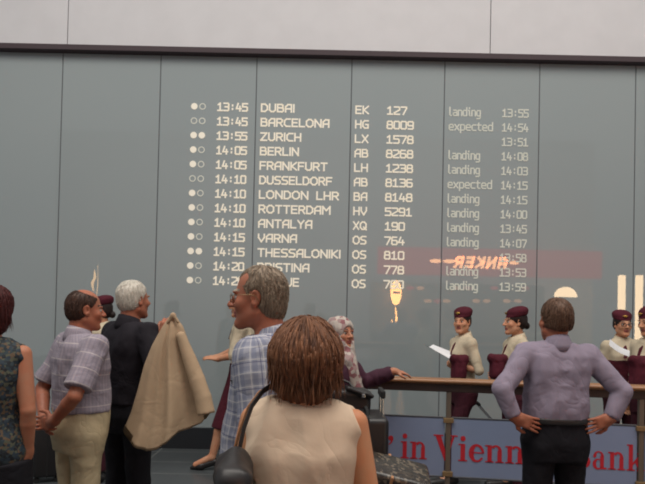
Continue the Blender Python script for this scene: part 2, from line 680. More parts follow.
    def uvs(self, V):
        best = np.full(len(V), 1e9)
        UV = np.zeros((len(V), 2))
        for fn, l, h, k, op, uv in self.p:
            if uv is None:
                continue
            d = fn(V[:, 0], V[:, 1], V[:, 2])
            s = d < best
            UV[s] = uv(V)[s]
            best = np.minimum(best, d)
        return UV


def vnormals(V, Fc):
    fn = np.cross(V[Fc[:, 2]] - V[Fc[:, 0]], V[Fc[:, 3]] - V[Fc[:, 1]])
    Nn = np.zeros_like(V)
    for i in range(4):
        np.add.at(Nn, Fc[:, i], fn)
    return Nn / (np.linalg.norm(Nn, axis=1, keepdims=True) + 1e-12)


def organic(name, sdf, vox, mats, parent, folds=None, uv=False, mi_fn=None, disp=None, relax=1):
    V, Fc = sdf.mesh(vox)
    for _ in range(relax):
        acc = np.zeros_like(V)
        cn = np.zeros(len(V))
        for i in range(4):
            a, b = Fc[:, i], Fc[:, (i + 1) % 4]
            np.add.at(acc, a, V[b])
            np.add.at(acc, b, V[a])
            np.add.at(cn, a, 1)
            np.add.at(cn, b, 1)
        V = V * 0.5 + 0.5 * acc / np.maximum(cn, 1)[:, None]
    UV = sdf.uvs(V) if uv else None
    mi = None
    if mi_fn is not None:
        mi = mi_fn(V[Fc].mean(1))
    if folds:
        Nn = vnormals(V, Fc)
        for amp, freq, seed in folds:
            q = V * np.asarray(freq)[None, :]
            w = vnoise(q + 0.8 * np.stack([vnoise(q * 0.5 + 9, seed + 1)] * 3, 1), seed)
            V = V + Nn * (amp * (1 - np.abs(w) * 4))[:, None]
    if disp is not None:
        Nn = vnormals(V, Fc)
        V = V + Nn * disp(V)[:, None]
    return mk(name, V, Fc, mats, parent, True, UV, mi)


# ------------------------------------------------------------------ people
def rotm(yaw=0, pitch=0, roll=0):
    return np.array(Matrix.Rotation(R_(yaw), 3, 'Z') @ Matrix.Rotation(R_(pitch), 3, 'X') @ Matrix.Rotation(R_(roll), 3, 'Y'))


MALE = [(0.80, .150, .105), (0.90, .172, .122), (1.00, .165, .118), (1.10, .160, .115), (1.22, .170, .122), (1.33, .185, .124), (1.41, .180, .105), (1.455, .125, .085), (1.50, .062, .062)]
FEMALE = [(0.80, .150, .110), (0.90, .178, .125), (1.00, .155, .110), (1.10, .138, .100), (1.22, .148, .118), (1.31, .160, .125), (1.40, .155, .095), (1.45, .105, .075), (1.49, .055, .055)]


class P:
    pass


def unit(v):
    v = A3(v)
    return v / (np.linalg.norm(v) + 1e-9)


def add_hand(s, w, d, n, side, curl=25, sc=1.0, spread=6):
    """w wrist, d pointing to the fingers, n out of the palm, side +1 right hand"""
    d, n = unit(d), unit(n)
    n = unit(n - d * (n @ d))
    t = np.cross(d, n) * side      # towards the thumb
    w = A3(w)
    Rm = np.stack([t, d, n], 1)
    s.rbox(w + d * .052 * sc, (.039 * sc, .046 * sc, .0135 * sc), Rm, .012 * sc, k=.014)
    s.rc(w - d * .01, w + d * .03 * sc, .027 * sc, .024 * sc, k=.02)
    L = [(.030, .074), (.010, .083), (-.011, .077), (-.030, .060)]
    for i, (o, ln) in enumerate(L):
        base = w + d * .088 * sc + t * o * sc
        an = R_(spread * (1.2 - i * .8))
        fd = unit(d * math.cos(an) + t * math.sin(an))
        pts = [base - fd * .02]
        p = base
        pts.append(p)
        a = 0
        for j, fr in enumerate((.45, .32, .23)):
            a += R_(curl * (0.7 + .35 * j + .06 * i))
            p = p + (fd * math.cos(a) + n * math.sin(a)) * ln * fr * sc
            pts.append(p)
        s.chain(pts, [.0095 * sc, .0093 * sc, .0086 * sc, .0078 * sc, .0068 * sc], k=.0035)
    b = w + d * .022 * sc + t * .028 * sc + n * .004
    p1 = b + unit(t * .75 + d * .65 + n * .25) * .036 * sc
    p2 = p1 + unit(t * .35 + d * .9 + n * .35) * .030 * sc
    p3 = p2 + unit(t * .12 + d * .95 + n * .45) * .024 * sc
    s.chain([b - t * .01, p1, p2, p3], [.016 * sc, .0115 * sc, .0100 * sc, .0080 * sc], k=.008)


def person(label, px, Y, yaw, H, skin, arms=None, head=(0, 0, 0), female=False, w=1.0, dp=1.0, belly=0.0, vox=.007,
           legs=None, lean=0.0, beard=None, brow='brow_dark', headscale=1.0, headoff=(0, 0, 0), lip=True, group=None, tie=None):
    o = P()
    o.S = S = H / 1.75
    o.female = female
    o.w = w
    loc = at(px, 312, Y)
    o.root = empty('person', (loc.x, Y, 0), R_(yaw))
    o.yaw = yaw
    tag(o.root, label, 'person', group)
    o.vox = vox
    base = FEMALE if female else MALE
    o.rows = []
    for z, a, b in base:
        bell = belly * math.exp(-((z - 1.06) / .13) ** 2)
        o.rows.append((z * S, a * w * S, (b * dp + bell * .5) * S, 0, (bell * .5 + lean * (z - .9)) * S))
    sw = (.155 if female else .182) * (0.5 + 0.5 * w)
    shz = 1.405 if female else 1.42
    dflt = {}
    for sd, sg in (('R', 1), ('L', -1)):
        dflt[sd] = dict(s=(sg * sw, lean * .5, shz), e=(sg * (sw + .055), -.03, 1.13), w=(sg * (sw + .06), .04, .89), d=(0, .15, -1), n=(-sg, .1, 0), curl=22)
        if arms and sd in arms:
            dflt[sd].update(arms[sd])
        for q in ('s', 'e', 'w'):
            dflt[sd][q] = A3(dflt[sd][q]) * S
    o.arms = dflt
    lg = {}
    for sd, sg in (('R', 1), ('L', -1)):
        lg[sd] = dict(h=(sg * .092 * w, 0, .90), k=(sg * .105, .015, .49), a=(sg * .11, -.02, .09), toe=(sg * .13, .16, .03))
        if legs and sd in legs:
            lg[sd].update(legs[sd])
        for q in ('h', 'k', 'a', 'toe'):
            lg[sd][q] = A3(lg[sd][q]) * S
    o.legs = lg
    # --- skin: one continuous surface
    s = SDF()
    s.loft(o.rows, -0.016, k=.03)
    ar = .9 if female else 1.0
    ar *= (0.6 + .4 * w)
    o.ar = ar
    for sd, sg in (('R', 1), ('L', -1)):
        a = dflt[sd]
        s.rc(a['s'], a['e'], .05 * S * ar, .041 * S * ar, k=.035)
        mid = a['e'] + (a['w'] - a['e']) * .3
        s.rc(a['e'], mid, .041 * S * ar, .041 * S * ar, k=.006)
        s.rc(mid, a['w'], .041 * S * ar, .027 * S, k=.006)
        l = lg[sd]
        s.rc(l['h'], l['k'], .078 * S, .055 * S, k=.03)
        cf = l['k'] + (l['a'] - l['k']) * .3
        s.rc(l['k'], cf, .052 * S, .054 * S, k=.02)
        s.rc(cf, l['a'], .054 * S, .034 * S, k=.02)
        s.rc(l['a'], l['toe'], .035 * S, .028 * S, k=.02)
    hy = lean * .65 * S
    hc = A3((0 + headoff[0], .02 + headoff[1], 1.625 + headoff[2])) * S + np.array([0, hy, 0])
    hs = S * headscale
    HR = rotm(*head)
    o.hc, o.HR, o.hs = hc, HR, hs
    s.rc((0, -.02 * S + hy * .8, 1.42 * S), hc + HR @ A3((0, -.03, -.06)) * hs, (.050 if female else .060) * S, (.046 if female else .056) * S, k=.03)

    def hp(x, y, z):
        return hc + HR @ A3((x, y, z)) * hs
    o.hp = hp

    def he(c, r, k=.015, op='+', R=None):
        s.ell(hp(*c), A3(r) * hs, HR if R is None else HR @ R, k * hs, op)
    he((0, -.014, .038), (.076, .097, .086))
    he((0, .030, -.030), (.061, .062, .080), k=.03)
    for sg in (1, -1):
        s.rc(hp(sg * .052, -.005, -.055), hp(sg * .018, .068, -.098), .020 * hs, .016 * hs, k=.03 * hs)
        he((sg * .040, .060, -.022), (.024, .022, .022), k=.02)
        he((sg * .032, .098, .004), (.019, .016, .011), k=.012, op='-')
        he((sg * .030, .084, .026), (.022, .010, .008), k=.012)
    he((0, .075, -.100), (.020, .018, .015), k=.02)
    s.rc(hp(0, .088, .014), hp(0, .113, -.024), .0075 * hs, .0125 * hs, k=.010 * hs)
    for sg in (1, -1):
        he((sg * .013, .100, -.027), (.009, .011, .008), k=.006)
    he((0, .088, -.052), (.024, .012, .006), k=.005)
    he((0, .086, -.065), (.021, .012, .007), k=.005)
    for sg in (1, -1):
        ER = rotm(yaw=sg * -22)
        he((sg * .078, -.008, .000), (.008, .021, .033), k=.006, R=ER)
        he((sg * .085, -.004, .002), (.007, .012, .020), k=.006, op='-', R=ER)
        he((sg * .074, .002, -.024), (.008, .010, .012), k=.006)
    for sd, sg in (('R', 1), ('L', -1)):
        a = dflt[sd]
        add_hand(s, a['w'], a['d'], a['n'], sg, a['curl'], S * (.9 if female else 1.0))

    def paint(C):
        q = (C - hc) @ HR / hs
        mi = np.zeros(len(C), np.int32)
        lipm = (np.abs(q[:, 0]) < .024) & (q[:, 1] > .075) & (q[:, 2] < -.047) & (q[:, 2] > -.071)
        mi[lipm] = 1
        bz = .030 + .004 * (1 - ((np.abs(q[:, 0]) - .032) / .02) ** 2)
        brow_m = (np.abs(np.abs(q[:, 0]) - .034) < .021) & (q[:, 1] > .06) & (np.abs(q[:, 2] - bz) < .0045)
        mi[brow_m] = 2
        return mi
    o.body = organic('body', s, vox, [M[skin], M['lip'], M[brow]], o.root, mi_fn=paint)
    # --- eyes
    for sg in (1, -1):
        c = hp(sg * .031, .0765, .004)
        r = .0115 * hs
        mb = MB()
        mb.ball((0, 0, 0), r, 16)
        e = mb.build('eye', [M['eyewhite'], M['iris']], o.root, True)
        fd = HR @ A3((sg * .05, 1, -.02))
        for f in e.data.polygons:
            if (f.center.normalized() @ Vector(fd)) > .78:
                f.material_index = 1
        e.location = Vector(c)
    return o


def wrinkles(a=1.0):
    return [(.007 * a, (8, 8, 4.5), 3), (.0035 * a, (17, 17, 11), 8)]


def shirt(o, mat, hem, sleeve=2.0, inf=.006, collar=True, uv=False, seam=0.0, name='shirt', neck=1.475, sl_r=1.0, tight=0.012, a=1.0, tuck=0.0, front_open=0.25):
    S = o.S
    s = SDF()
    rows = [r for r in o.rows if hem * S < r[0] < neck * S]
    zs = [r[0] for r in o.rows]

    def at_z(z):
        return (z,) + tuple(float(np.interp(z, zs, [r[i] for r in o.rows])) for i in range(1, 5))
    rows = [at_z(hem * S)] + rows + [at_z(neck * S)]
    if tuck:
        rows = [(r[0], r[1] + tuck * max(0, 1 - abs(r[0] - (hem + .055) * S) / .07), r[2] + tuck * max(0, 1 - abs(r[0] - (hem + .055) * S) / .07)) + tuple(r[3:]) for r in sorted(rows + [at_z((hem + .055) * S)])]
    s.loft(rows, inf, k=.03, uv=uv, seam=seam)
    for sd, sg in (('R', 1), ('L', -1)):
        ar = o.arms[sd]
        r0, r1, r2 = .052 * S * o.ar + tight, (.044 * S * o.ar + tight) * sl_r, .034 * S + tight * .6
        # trapezius to shoulder
        if sleeve <= 0:
            s.rc(A3((sg * .05 * S, ar['s'][1] - .01, (neck - .03) * S)), ar['s'] + A3((-sg * .018, 0, .004)), .045 * S, .054 * S, k=.04)
            s.cut((ar['s'][0] + sg * .016, 0, ar['s'][2]), (sg, 0, .45))
            continue
        s.rc(A3((sg * .05 * S, ar['s'][1] - .01, (neck - .03) * S)), ar['s'] + A3((-sg * .01, 0, 0)), .045 * S, .052 * S, k=.04)
        if sleeve <= 1:
            e = ar['s'] + (ar['e'] - ar['s']) * sleeve
            s.rc(ar['s'], e, r0, r0 + (r1 - r0) * sleeve + .008, k=.035, flat=True, uv=uv)
        else:
            s.rc(ar['s'], ar['e'], r0, r1, k=.035, uv=uv)
            e = ar['e'] + (ar['w'] - ar['e']) * (sleeve - 1)
            s.rc(ar['e'], e, r1, r1 + (r2 - r1) * (sleeve - 1), k=.008, flat=True, uv=uv)
    o.shirt = organic(name, s, o.vox, mat, o.root, folds=wrinkles(a), uv=uv)
    if collar:
        hy = float(np.interp(1.47 * S, zs, [r[4] for r in o.rows]))
        prof = [(.066, 1.415), (.062, 1.480), (.059, 1.512), (.063, 1.518), (.073, 1.492), (.087, 1.458), (.089, 1.420)]
        V, Fc = [], []
        nseg = 40
        for i in range(nseg + 1):
            th = front_open + (2 * math.pi - 2 * front_open) * i / nseg      # 0 = front
            tilt = .020 * math.cos(th)
            for r, z in prof:
                rr = r * (1 + .0) * S * (0.9 if o.female else 1.0)
                V.append((math.sin(th) * rr, math.cos(th) * rr * 1.06 + hy - .012 * S, z * S - tilt * S))
        m = len(prof)
        for i in range(nseg):
            for j in range(m):
                Fc.append((i * m + j, i * m + (j + 1) % m, (i + 1) * m + (j + 1) % m, (i + 1) * m + j))
        Fc.append(tuple(range(m)))
        Fc.append(tuple(nseg * m + j for j in range(m))[::-1])
        uvc = np.array([(math.atan2(v[0], v[1]) * .15, v[2]) for v in V]) if uv else None
        mk('collar', V, Fc, mat, o.root, True, uvc)
    return o.shirt


def trousers(o, mat, waist=1.02, hem=.07, inf=.010, name='trousers', flare=0.0):
    S = o.S
    s = SDF()
    zs = [r[0] for r in o.rows]

    def at_z(z):
        return (z,) + tuple(float(np.interp(z, zs, [r[i] for r in o.rows])) for i in range(1, 5))
    rows = [at_z(.80 * S)] + [r for r in o.rows if .81 * S < r[0] < waist * S] + [at_z(waist * S)]
    s.loft(rows, inf, k=.04)
    for sd in 'RL':
        l = o.legs[sd]
        s.rc(l['h'], l['k'], .094 * S * (.4 + .6 * o.w), .070 * S, k=.03)
        e = l['k'] + (l['a'] - l['k']) * .95
        s.rc(l['k'], e, .070 * S, (.062 + flare) * S, k=.008, flat=True)
    return organic(name, s, max(o.vox, .007), mat, o.root, folds=[(.006, (7, 7, 3), 21), (.003, (15, 15, 9), 5)])


def belt(o, z, mat, inf=.024):
    zs = [r[0] for r in o.rows]
    zz = z * o.S
    a, b, cx, cy = [float(np.interp(zz, zs, [r[i] for r in o.rows])) for i in range(1, 5)]
    s = SDF()
    s.loft([(zz - .018, a, b, cx, cy), (zz + .018, a, b, cx, cy)], inf, k=.001)
    return organic('belt', s, .007, mat, o.root)


def shoes(o, mat, heel=0.0):
    for sd in 'RL':
        l = o.legs[sd]
        a, t = l['a'], l['toe']
        zf = a[2] - .09 * o.S      # height of the sole for a lifted foot
        s = SDF()
        d = unit((t[0] - a[0], t[1] - a[1], 0))
        hl = A3((a[0], a[1], zf + .045)) - d * .035
        to = A3((t[0], t[1], zf + .032)) + d * .05
        md = (hl + to) / 2
        s.rc(hl, to, .040, .030, k=.02)
        s.rc(md, to - d * .02, .040, .038, k=.02)
        s.rc(A3((a[0], a[1], zf + .06)), A3((a[0], a[1], zf + .10)), .046, .044, k=.02, flat=True)
        s.cut((0, 0, zf + .004), (0, 0, -1))
        organic('shoe', s, .008, mat, o.root)


def pump(o, sd, mat):
    """court shoe with a heel"""
    l = o.legs[sd]
    a, t = l['a'], l['toe']
    d = unit((t[0] - a[0], t[1] - a[1], 0))
    s = SDF()
    zf = a[2] - .13 * o.S
    hl = A3((a[0], a[1], zf + .085)) - d * .03
    to = A3((a[0], a[1], zf + .020)) + d * .20
    md = A3((a[0], a[1], zf + .035)) + d * .11
    s.rc(hl, md, .034, .034, k=.02)
    s.rc(md, to, .036, .018, k=.02)
    s.rc(hl - d * .01, A3((hl[0], hl[1], zf)) - d * .01, .018, .008, k=.015)
    organic('shoe', s, .007, mat, o.root)


def strand_disp(o, amp, fr=26, zf=9, seed=5):
    hc, HR, hs = o.hc, o.HR, o.hs

    def f(V):
        q = (V - hc) @ HR / hs
        th = np.arctan2(q[:, 0], q[:, 1] + .02)
        r = np.sqrt(q[:, 0] ** 2 + (q[:, 1] + .02) ** 2)
        u = np.stack([np.cos(th) * fr * .6 + 10, np.sin(th) * fr * .6 + 10, q[:, 2] * zf], 1)
        w = vnoise(u * 1.0, seed) + .6 * vnoise(u * 2.1 + 4, seed + 2)
        return amp * w * np.clip(r / .05, .2, 1)
    return f


def head_uv(o, V):
    q = (np.asarray(V, float) - o.hc) @ o.HR / o.hs
    return np.stack([np.arctan2(q[:, 0], -(q[:, 1] + .02)), q[:, 2] * 4], 1)


def hair_locks(o, h, style, mat, n):
    """separate fine locks lying on the hair, so that its outline is not smooth"""
    from mathutils.bvhtree import BVHTree
    me = h.data
    bvh = BVHTree.FromPolygons([v.co[:] for v in me.vertices], [p.vertices[:] for p in me.polygons])
    rng = random.Random(11)
    C0 = Vector(o.hp(0, -.02, -.01))
    HRm = Matrix(o.HR.tolist())
    V, Fc = [], []
    long = style in ('bob', 'layered')
    for _ in range(n):
        th = rng.uniform(-math.pi, math.pi)
        if long:
            f0 = math.acos(rng.uniform(-.1, 1))
            f1 = R_(rng.uniform(106, 136))
            th1 = th + rng.uniform(-.10, .10)
            rad = rng.uniform(.0016, .0034)
            hang = R_(rng.uniform(98, 122))
            dr = (rng.uniform(-.003, .003), rng.uniform(-.003, .003))
            k = 9
        else:
            f0 = math.acos(rng.uniform(-.75, 1))
            f1 = f0 + R_(rng.uniform(8, 18))
            th1 = th + rng.uniform(-.25, .25)
            rad = rng.uniform(.0010, .0019)
            k = 4
        pts = []
        for i in range(k + 1):
            u = i / k
            f, t = f0 + (f1 - f0) * u, th + (th1 - th) * u
            d = HRm @ Vector((math.sin(f) * math.sin(t), -math.sin(f) * math.cos(t), math.cos(f)))
            if long and len(pts) > 2 and f > hang:
                pts.append(pts[-1] + Vector((dr[0], dr[1], -.0115)))
                continue
            hit = bvh.ray_cast(C0 + d * .3, -d)
            if hit[0] is None:
                if long and pts and i > k - 3:
                    pts.append(pts[-1] + Vector((0, 0, -.012)))
                    continue
                break
            lift = (.001 + .003 * rng.random()) if long else (.0006 + .0045 * u * rng.random())
            pts.append(hit[0] + d * lift)
        if len(pts) < 3 or any((pts[i + 1] - pts[i]).length > .06 for i in range(len(pts) - 1)):
            continue
        base = len(V)
        m = len(pts)
        for i, p in enumerate(pts):
            t = (pts[min(i + 1, m - 1)] - pts[max(i - 1, 0)]).normalized()
            out = (p - C0).normalized()
            sd = t.cross(out).normalized()
            r = rad * (1 - .85 * (i / (m - 1)) ** 2)
            V += [p + sd * r, p + out * r * .8, p - sd * r]
        for i in range(m - 1):
            a = base + i * 3
            Fc += [(a, a + 1, a + 4, a + 3), (a + 1, a + 2, a + 5, a + 4), (a + 2, a, a + 3, a + 5)]
        Fc.append((base, base + 2, base + 1))
    Va = np.array([tuple(v) for v in V])
    ob = mk('loose_strands', V, Fc, mat, h, True, head_uv(o, Va) + np.array([.37, .2]))
    ob['kind'] = 'stuff'


def hair(o, style, mat, vox=None, name='hair', locks=0, nape=-.072):
    s = SDF()
    HR, hs, hp = o.HR, o.hs, o.hp

    def he(c, r, k=.012, op='+', R=None):
        s.ell(hp(*c), A3(r) * hs, HR if R is None else HR @ R, k * hs, op)

    def cut(p, n):
        s.cut(hp(*p), HR @ A3(n))
    amp = .006
    if style == 'short':
        he((0, -.016, .042), (.082, .102, .091))
        he((0, -.040, -.015), (.073, .069, .065), k=.03)
        cut((0, .062, .075), (0, .82, -.57))
        cut((0, -.10, nape), (0, .25, -1))
        amp = .005
    elif style == 'receding':
        he((0, -.016, .041), (.0805, .1015, .0895))
        he((0, -.040, -.015), (.073, .069, .065), k=.03)
        he((0, -.055, -.05), (.055, .045, .05), k=.03)
        cut((0, .078, .080), (0, .80, -.60))
        for sg in (1, -1):
            he((sg * .060, .070, .085), (.035, .040, .040), op='-', k=.02)
            he((sg * .082, -.004, -.005), (.022, .030, .034), op='-', k=.01)
        cut((0, 0, -.088), (0, 0.35, -1))
        amp = .007
    elif style == 'bald':
        he((0, -.016, .039), (.080, .101, .088))
        he((0, -.040, -.015), (.073, .069, .065), k=.03)
        cut((0, .052, .062), (0, .85, -.50))
        he((0, .045, .125), (.070, .095, .048), op='-', k=.02)
        for sg in (1, -1):
            he((sg * .082, -.004, -.005), (.022, .030, .034), op='-', k=.01)
        cut((0, 0, -.078), (0, 0.3, -1))
        amp = .004
    elif style == 'bob':
        he((0, -.018, .045), (.098, .114, .100), k=.03)
        for z, a, b in ((-.082, .062, .054), (-.055, .086, .080), (-.02, .102, .098), (.03, .104, .106)):
            he((0, -.030, z), (a, b, .050), k=.05)
        for x, z in ((-.060, -.085), (-.030, -.108), (.0, -.118), (.030, -.104), (.060, -.072)):
            he((x, -.050, z), (.026, .042, .028), k=.03)
        he((0, .135, -.055), (.066, .10, .135), op='-', k=.03)
        he((0, .03, -.17), (.055, .07, .05), op='-', k=.02)
        amp = .010
    elif style == 'layered':
        he((0, -.020, .042), (.090, .108, .098), k=.03)
        he((0, -.045, -.05), (.082, .078, .085), k=.04)
        he((0, .125, -.04), (.075, .085, .120), op='-', k=.02)
        amp = .012
    elif style == 'bun':
        he((0, -.018, .040), (.083, .103, .091))
        he((0, -.045, -.010), (.074, .068, .062), k=.03)
        he((0, -.118, -.030), (.036, .030, .034), k=.012)
        cut((0, .066, .070), (0, .85, -.50)) if False else he((0, .110, -.035), (.080, .085, .100), op='-', k=.01)
        amp = .004
    h = organic(name, s, vox or min(o.vox, .006), mat, o.root, disp=strand_disp(o, amp * hs), relax=1)
    me = h.data
    n = len(me.vertices)
    co = np.empty(n * 3, np.float32)
    me.vertices.foreach_get('co', co)
    uvp = head_uv(o, co.reshape(-1, 3))
    l = me.uv_layers.new(name='UVMap')
    vi = np.empty(len(me.loops), dtype=np.int32)
    me.loops.foreach_get('vertex_index', vi)
    l.data.foreach_set('uv', uvp[vi].astype(np.float32).ravel())
    if locks:
        hair_locks(o, h, style, mat, locks)
    return h


def beret(o):
    HR, hs, hp = o.HR, o.hs, o.hp
    s = SDF()
    Rt = rotm(0, -14, 0)
    s.ell(hp(0, -.024, .106), A3((.094, .106, .052)) * hs, HR @ Rt, .02)
    s.ell(hp(0, -.018, .072), A3((.087, .108, .030)) * hs, HR @ Rt, .02)
    b = organic('beret', s, o.vox, M['burgundy'], o.root)
    mb = MB()
    mb.ball((0, 0, 0), (.016 * hs, .006 * hs, .013 * hs), 12)
    mb.ball((.014 * hs, 0, .004), (.012 * hs, .004 * hs, .005 * hs), 8)
    mb.ball((-.014 * hs, 0, .004), (.012 * hs, .004 * hs, .005 * hs), 8)
    e = mb.build('badge', M['gold'], b, True)
    e['label'] = 'small gold cap badge'
    e.matrix_local = Matrix.Translation(Vector(hp(.012, .088, .088))) @ Matrix(HR.tolist()).to_4x4()


def glasses(o, mat, name='spectacles', lens=True, rad=.0016):
    hp = o.hp
    mb = MB()
    rims = []
    for sg in (1, -1):
        pts = []
        for k in range(20):
            a = 2 * math.pi * k / 20
            cx, cz = math.cos(a), math.sin(a)
            rx = .0235 * (abs(cx) ** .8) * (1 if cx > 0 else -1)
            rz = .0175 * (abs(cz) ** .8) * (1 if cz > 0 else -1)
            pts.append(Vector(hp(sg * .033 + rx, .103 - abs(sg * .033 + rx) * .12, .002 + rz)))
        rims.append(pts)
        mb.tube(pts, rad * o.hs, 6, closed=True)
        mb.tube([hp(sg * .056, .097, .010), hp(sg * .076, .080, .012), hp(sg * .084, .010, .014), hp(sg * .084, -.012, .006), hp(sg * .082, -.022, -.012)], rad * o.hs, 6)
    mb.tube([hp(.010, .104, .006), hp(0, .108, .008), hp(-.010, .104, .006)], rad * o.hs, 6)
    g = mb.build(name, mat, o.root, True)
    if lens:
        for pts in rims:
            mk('lens', pts + [p + Vector(o.HR @ A3((0, .0012, 0))) for p in pts],
               [tuple(range(20)), tuple(range(39, 19, -1))] + [(i, (i + 1) % 20, 20 + (i + 1) % 20, 20 + i) for i in range(20)], M['glass_lens'], g, False)
    return g


def skirt(o, mat, waist, hem, flare, legmid=0.0, name='skirt', wide=.02):
    S = o.S
    zs = [r[0] for r in o.rows]
    rows = []
    for i in range(7):
        z = (hem + (waist - hem) * i / 6) * S
        zc = max(z, .9 * S)
        a, b = [float(np.interp(zc, zs, [r[j] for r in o.rows])) for j in (1, 2)]
        t = max(0, (.9 * S - z) / ((.9 - hem) * S)) if hem < .9 else 0
        rows.append((z, a + wide * t, b + flare * t, 0, legmid * t))
    s = SDF()
    s.loft(rows, .014, k=.02)
    return organic(name, s, o.vox, mat, o.root, folds=[(.008, (9, 9, 1.5), 31)])


# ------------------------------------------------------------------ setting
YW = 6.9          # face of the glass wall


def m_board():
    m, nt, b = new_mat('grey_blue_coated_glass')
    out = nt.nodes['Material Output']
    tc = N(nt, 'ShaderNodeTexCoord')
    nz = N(nt, 'ShaderNodeTexNoise', i_Scale=0.6, i_Detail=2)
    nt.links.new(tc.outputs['Object'], nz.inputs['Vector'])
    mx = N(nt, 'ShaderNodeMix', data_type='RGBA')
    mx.inputs[6].default_value = srgb(143, 152, 154)
    mx.inputs[7].default_value = srgb(149, 157, 158)
    nt.links.new(nz.outputs['Fac'], mx.inputs[0])
    nt.links.new(mx.outputs[2], b.inputs['Base Color'])
    b.inputs['Roughness'].default_value = 0.7
    b.inputs['Specular IOR Level'].default_value = 0.0
    gl = N(nt, 'ShaderNodeBsdfGlossy')
    gl.inputs['Roughness'].default_value = 0.012
    gl.inputs['Color'].default_value = (1, 1, 1, 1)
    ms = N(nt, 'ShaderNodeMixShader')
    ms.inputs[0].default_value = 0.09
    nt.links.new(b.outputs[0], ms.inputs[1])
    nt.links.new(gl.outputs[0], ms.inputs[2])
    nt.links.new(ms.outputs[0], out.inputs['Surface'])
    return m


M['board'] = m_board()
M['upper_wall'] = m_plain('pale_grey_wall_panel', srgb(200, 199, 202), 0.7, 0, 0.2)
M['seam'] = m_plain('dark_joint', srgb(104, 108, 112), 0.8, 0, 0.1)
M['beam'] = m_plain('dark_brown_beam', srgb(72, 62, 66), 0.6, 0, 0.2)
M['plinth'] = m_plain('black_plinth', srgb(38, 40, 44), 0.5, 0, 0.3)
M['display'] = m_emit('lit_display_letters', srgb(228, 218, 200), 0.60)
M['display_dim'] = m_emit('lit_display_small_letters', srgb(205, 203, 190), 0.52)


def m_floor():
    m, nt, b = new_mat('dark_stone_floor')
    tc = N(nt, 'ShaderNodeTexCoord')
    br = N(nt, 'ShaderNodeTexBrick')
    br.offset = 0.0
    br.inputs['Scale'].default_value = 1.0
    br.inputs['Brick Width'].default_value = 0.9
    br.inputs['Row Height'].default_value = 0.45
    br.inputs['Mortar Size'].default_value = 0.006
    br.inputs['Color1'].default_value = srgb(74, 78, 80)
    br.inputs['Color2'].default_value = srgb(68, 71, 74)
    br.inputs['Mortar'].default_value = srgb(120, 122, 120)
    nt.links.new(tc.outputs['Object'], br.inputs['Vector'])
    nt.links.new(br.outputs['Color'], b.inputs['Base Color'])
    b.inputs['Roughness'].default_value = 0.3
    b.inputs['Specular IOR Level'].default_value = 0.3
    return m


fl = MB().box((-9, -6.3, -0.05), (9, 6.94, 0)).build('floor', m_floor())
fl['kind'] = 'structure'
Z_BT = at(322.5, 58.8, YW).z
Z_UP = at(322.5, 50.6, YW - .07).z
wf = MB().box((-9, YW + .007, 0), (9, YW + .12, Z_BT)).build('wall_front', M['seam'])
wf['kind'] = 'structure'
seams = [at(p, 62, YW).x for p in (63, 161, 257, 352, 445, 540, 636)]
pitch_x = (seams[-1] - seams[0]) / 6
xs = [seams[0] - pitch_x * k for k in range(5, 0, -1)] + seams + [seams[-1] + pitch_x * k for k in range(1, 5)]
disp_x = (seams[1] + .02, seams[5] - .02)
panels = []
board = empty('arrivals_board', (at(350, 300, YW).x, YW, 0))
tag(board, 'large grey glass arrivals board with lit rows of flights set in the wall', 'arrivals board')
bl = Vector(board.location)
for i in range(len(xs) - 1):
    own = seams[1] - .1 < (xs[i] + xs[i + 1]) / 2 < seams[5] + .1
    off = bl if own else Vector((0, 0, 0))
    lo, hi = Vector((xs[i] + .006, YW, .245)) - off, Vector((xs[i + 1] - .006, YW + .006, Z_BT - .002)) - off
    p = MB().box(lo, hi, .001, seg=1).build('glass_panel', M['board'], board if own else wf)
    if not own:
        p['kind'] = 'structure'
pl = MB().box((-9, YW + .0, 0), (9, YW + .02, .235)).build('baseboard_front', M['plinth'])
pl['kind'] = 'structure'
bm_ = MB().box((-9, YW - .10, Z_BT), (9, YW + .12, Z_UP), .006).build('trim_1', M['beam'])
bm_['kind'] = 'structure'
uw = MB().box((-9, YW - .045, Z_UP), (9, YW + .12, 8.2)).build('wall_front_upper', M['seam'])
uw['kind'] = 'structure'
sx_ = at(490.5, 30, YW - .07).x
ux = [sx_ - 4.85 * 2, sx_ - 4.85, sx_, sx_ + 4.85, sx_ + 9.7]
for i in range(len(ux) - 1):
    a, b = max(ux[i], -9), min(ux[i + 1], 9)
    p = MB().box((a + .005, YW - .07, Z_UP + .002), (b - .005, YW - .047, 8.2)).build('wall_panel', M['upper_wall'], uw)
    p['kind'] = 'structure'

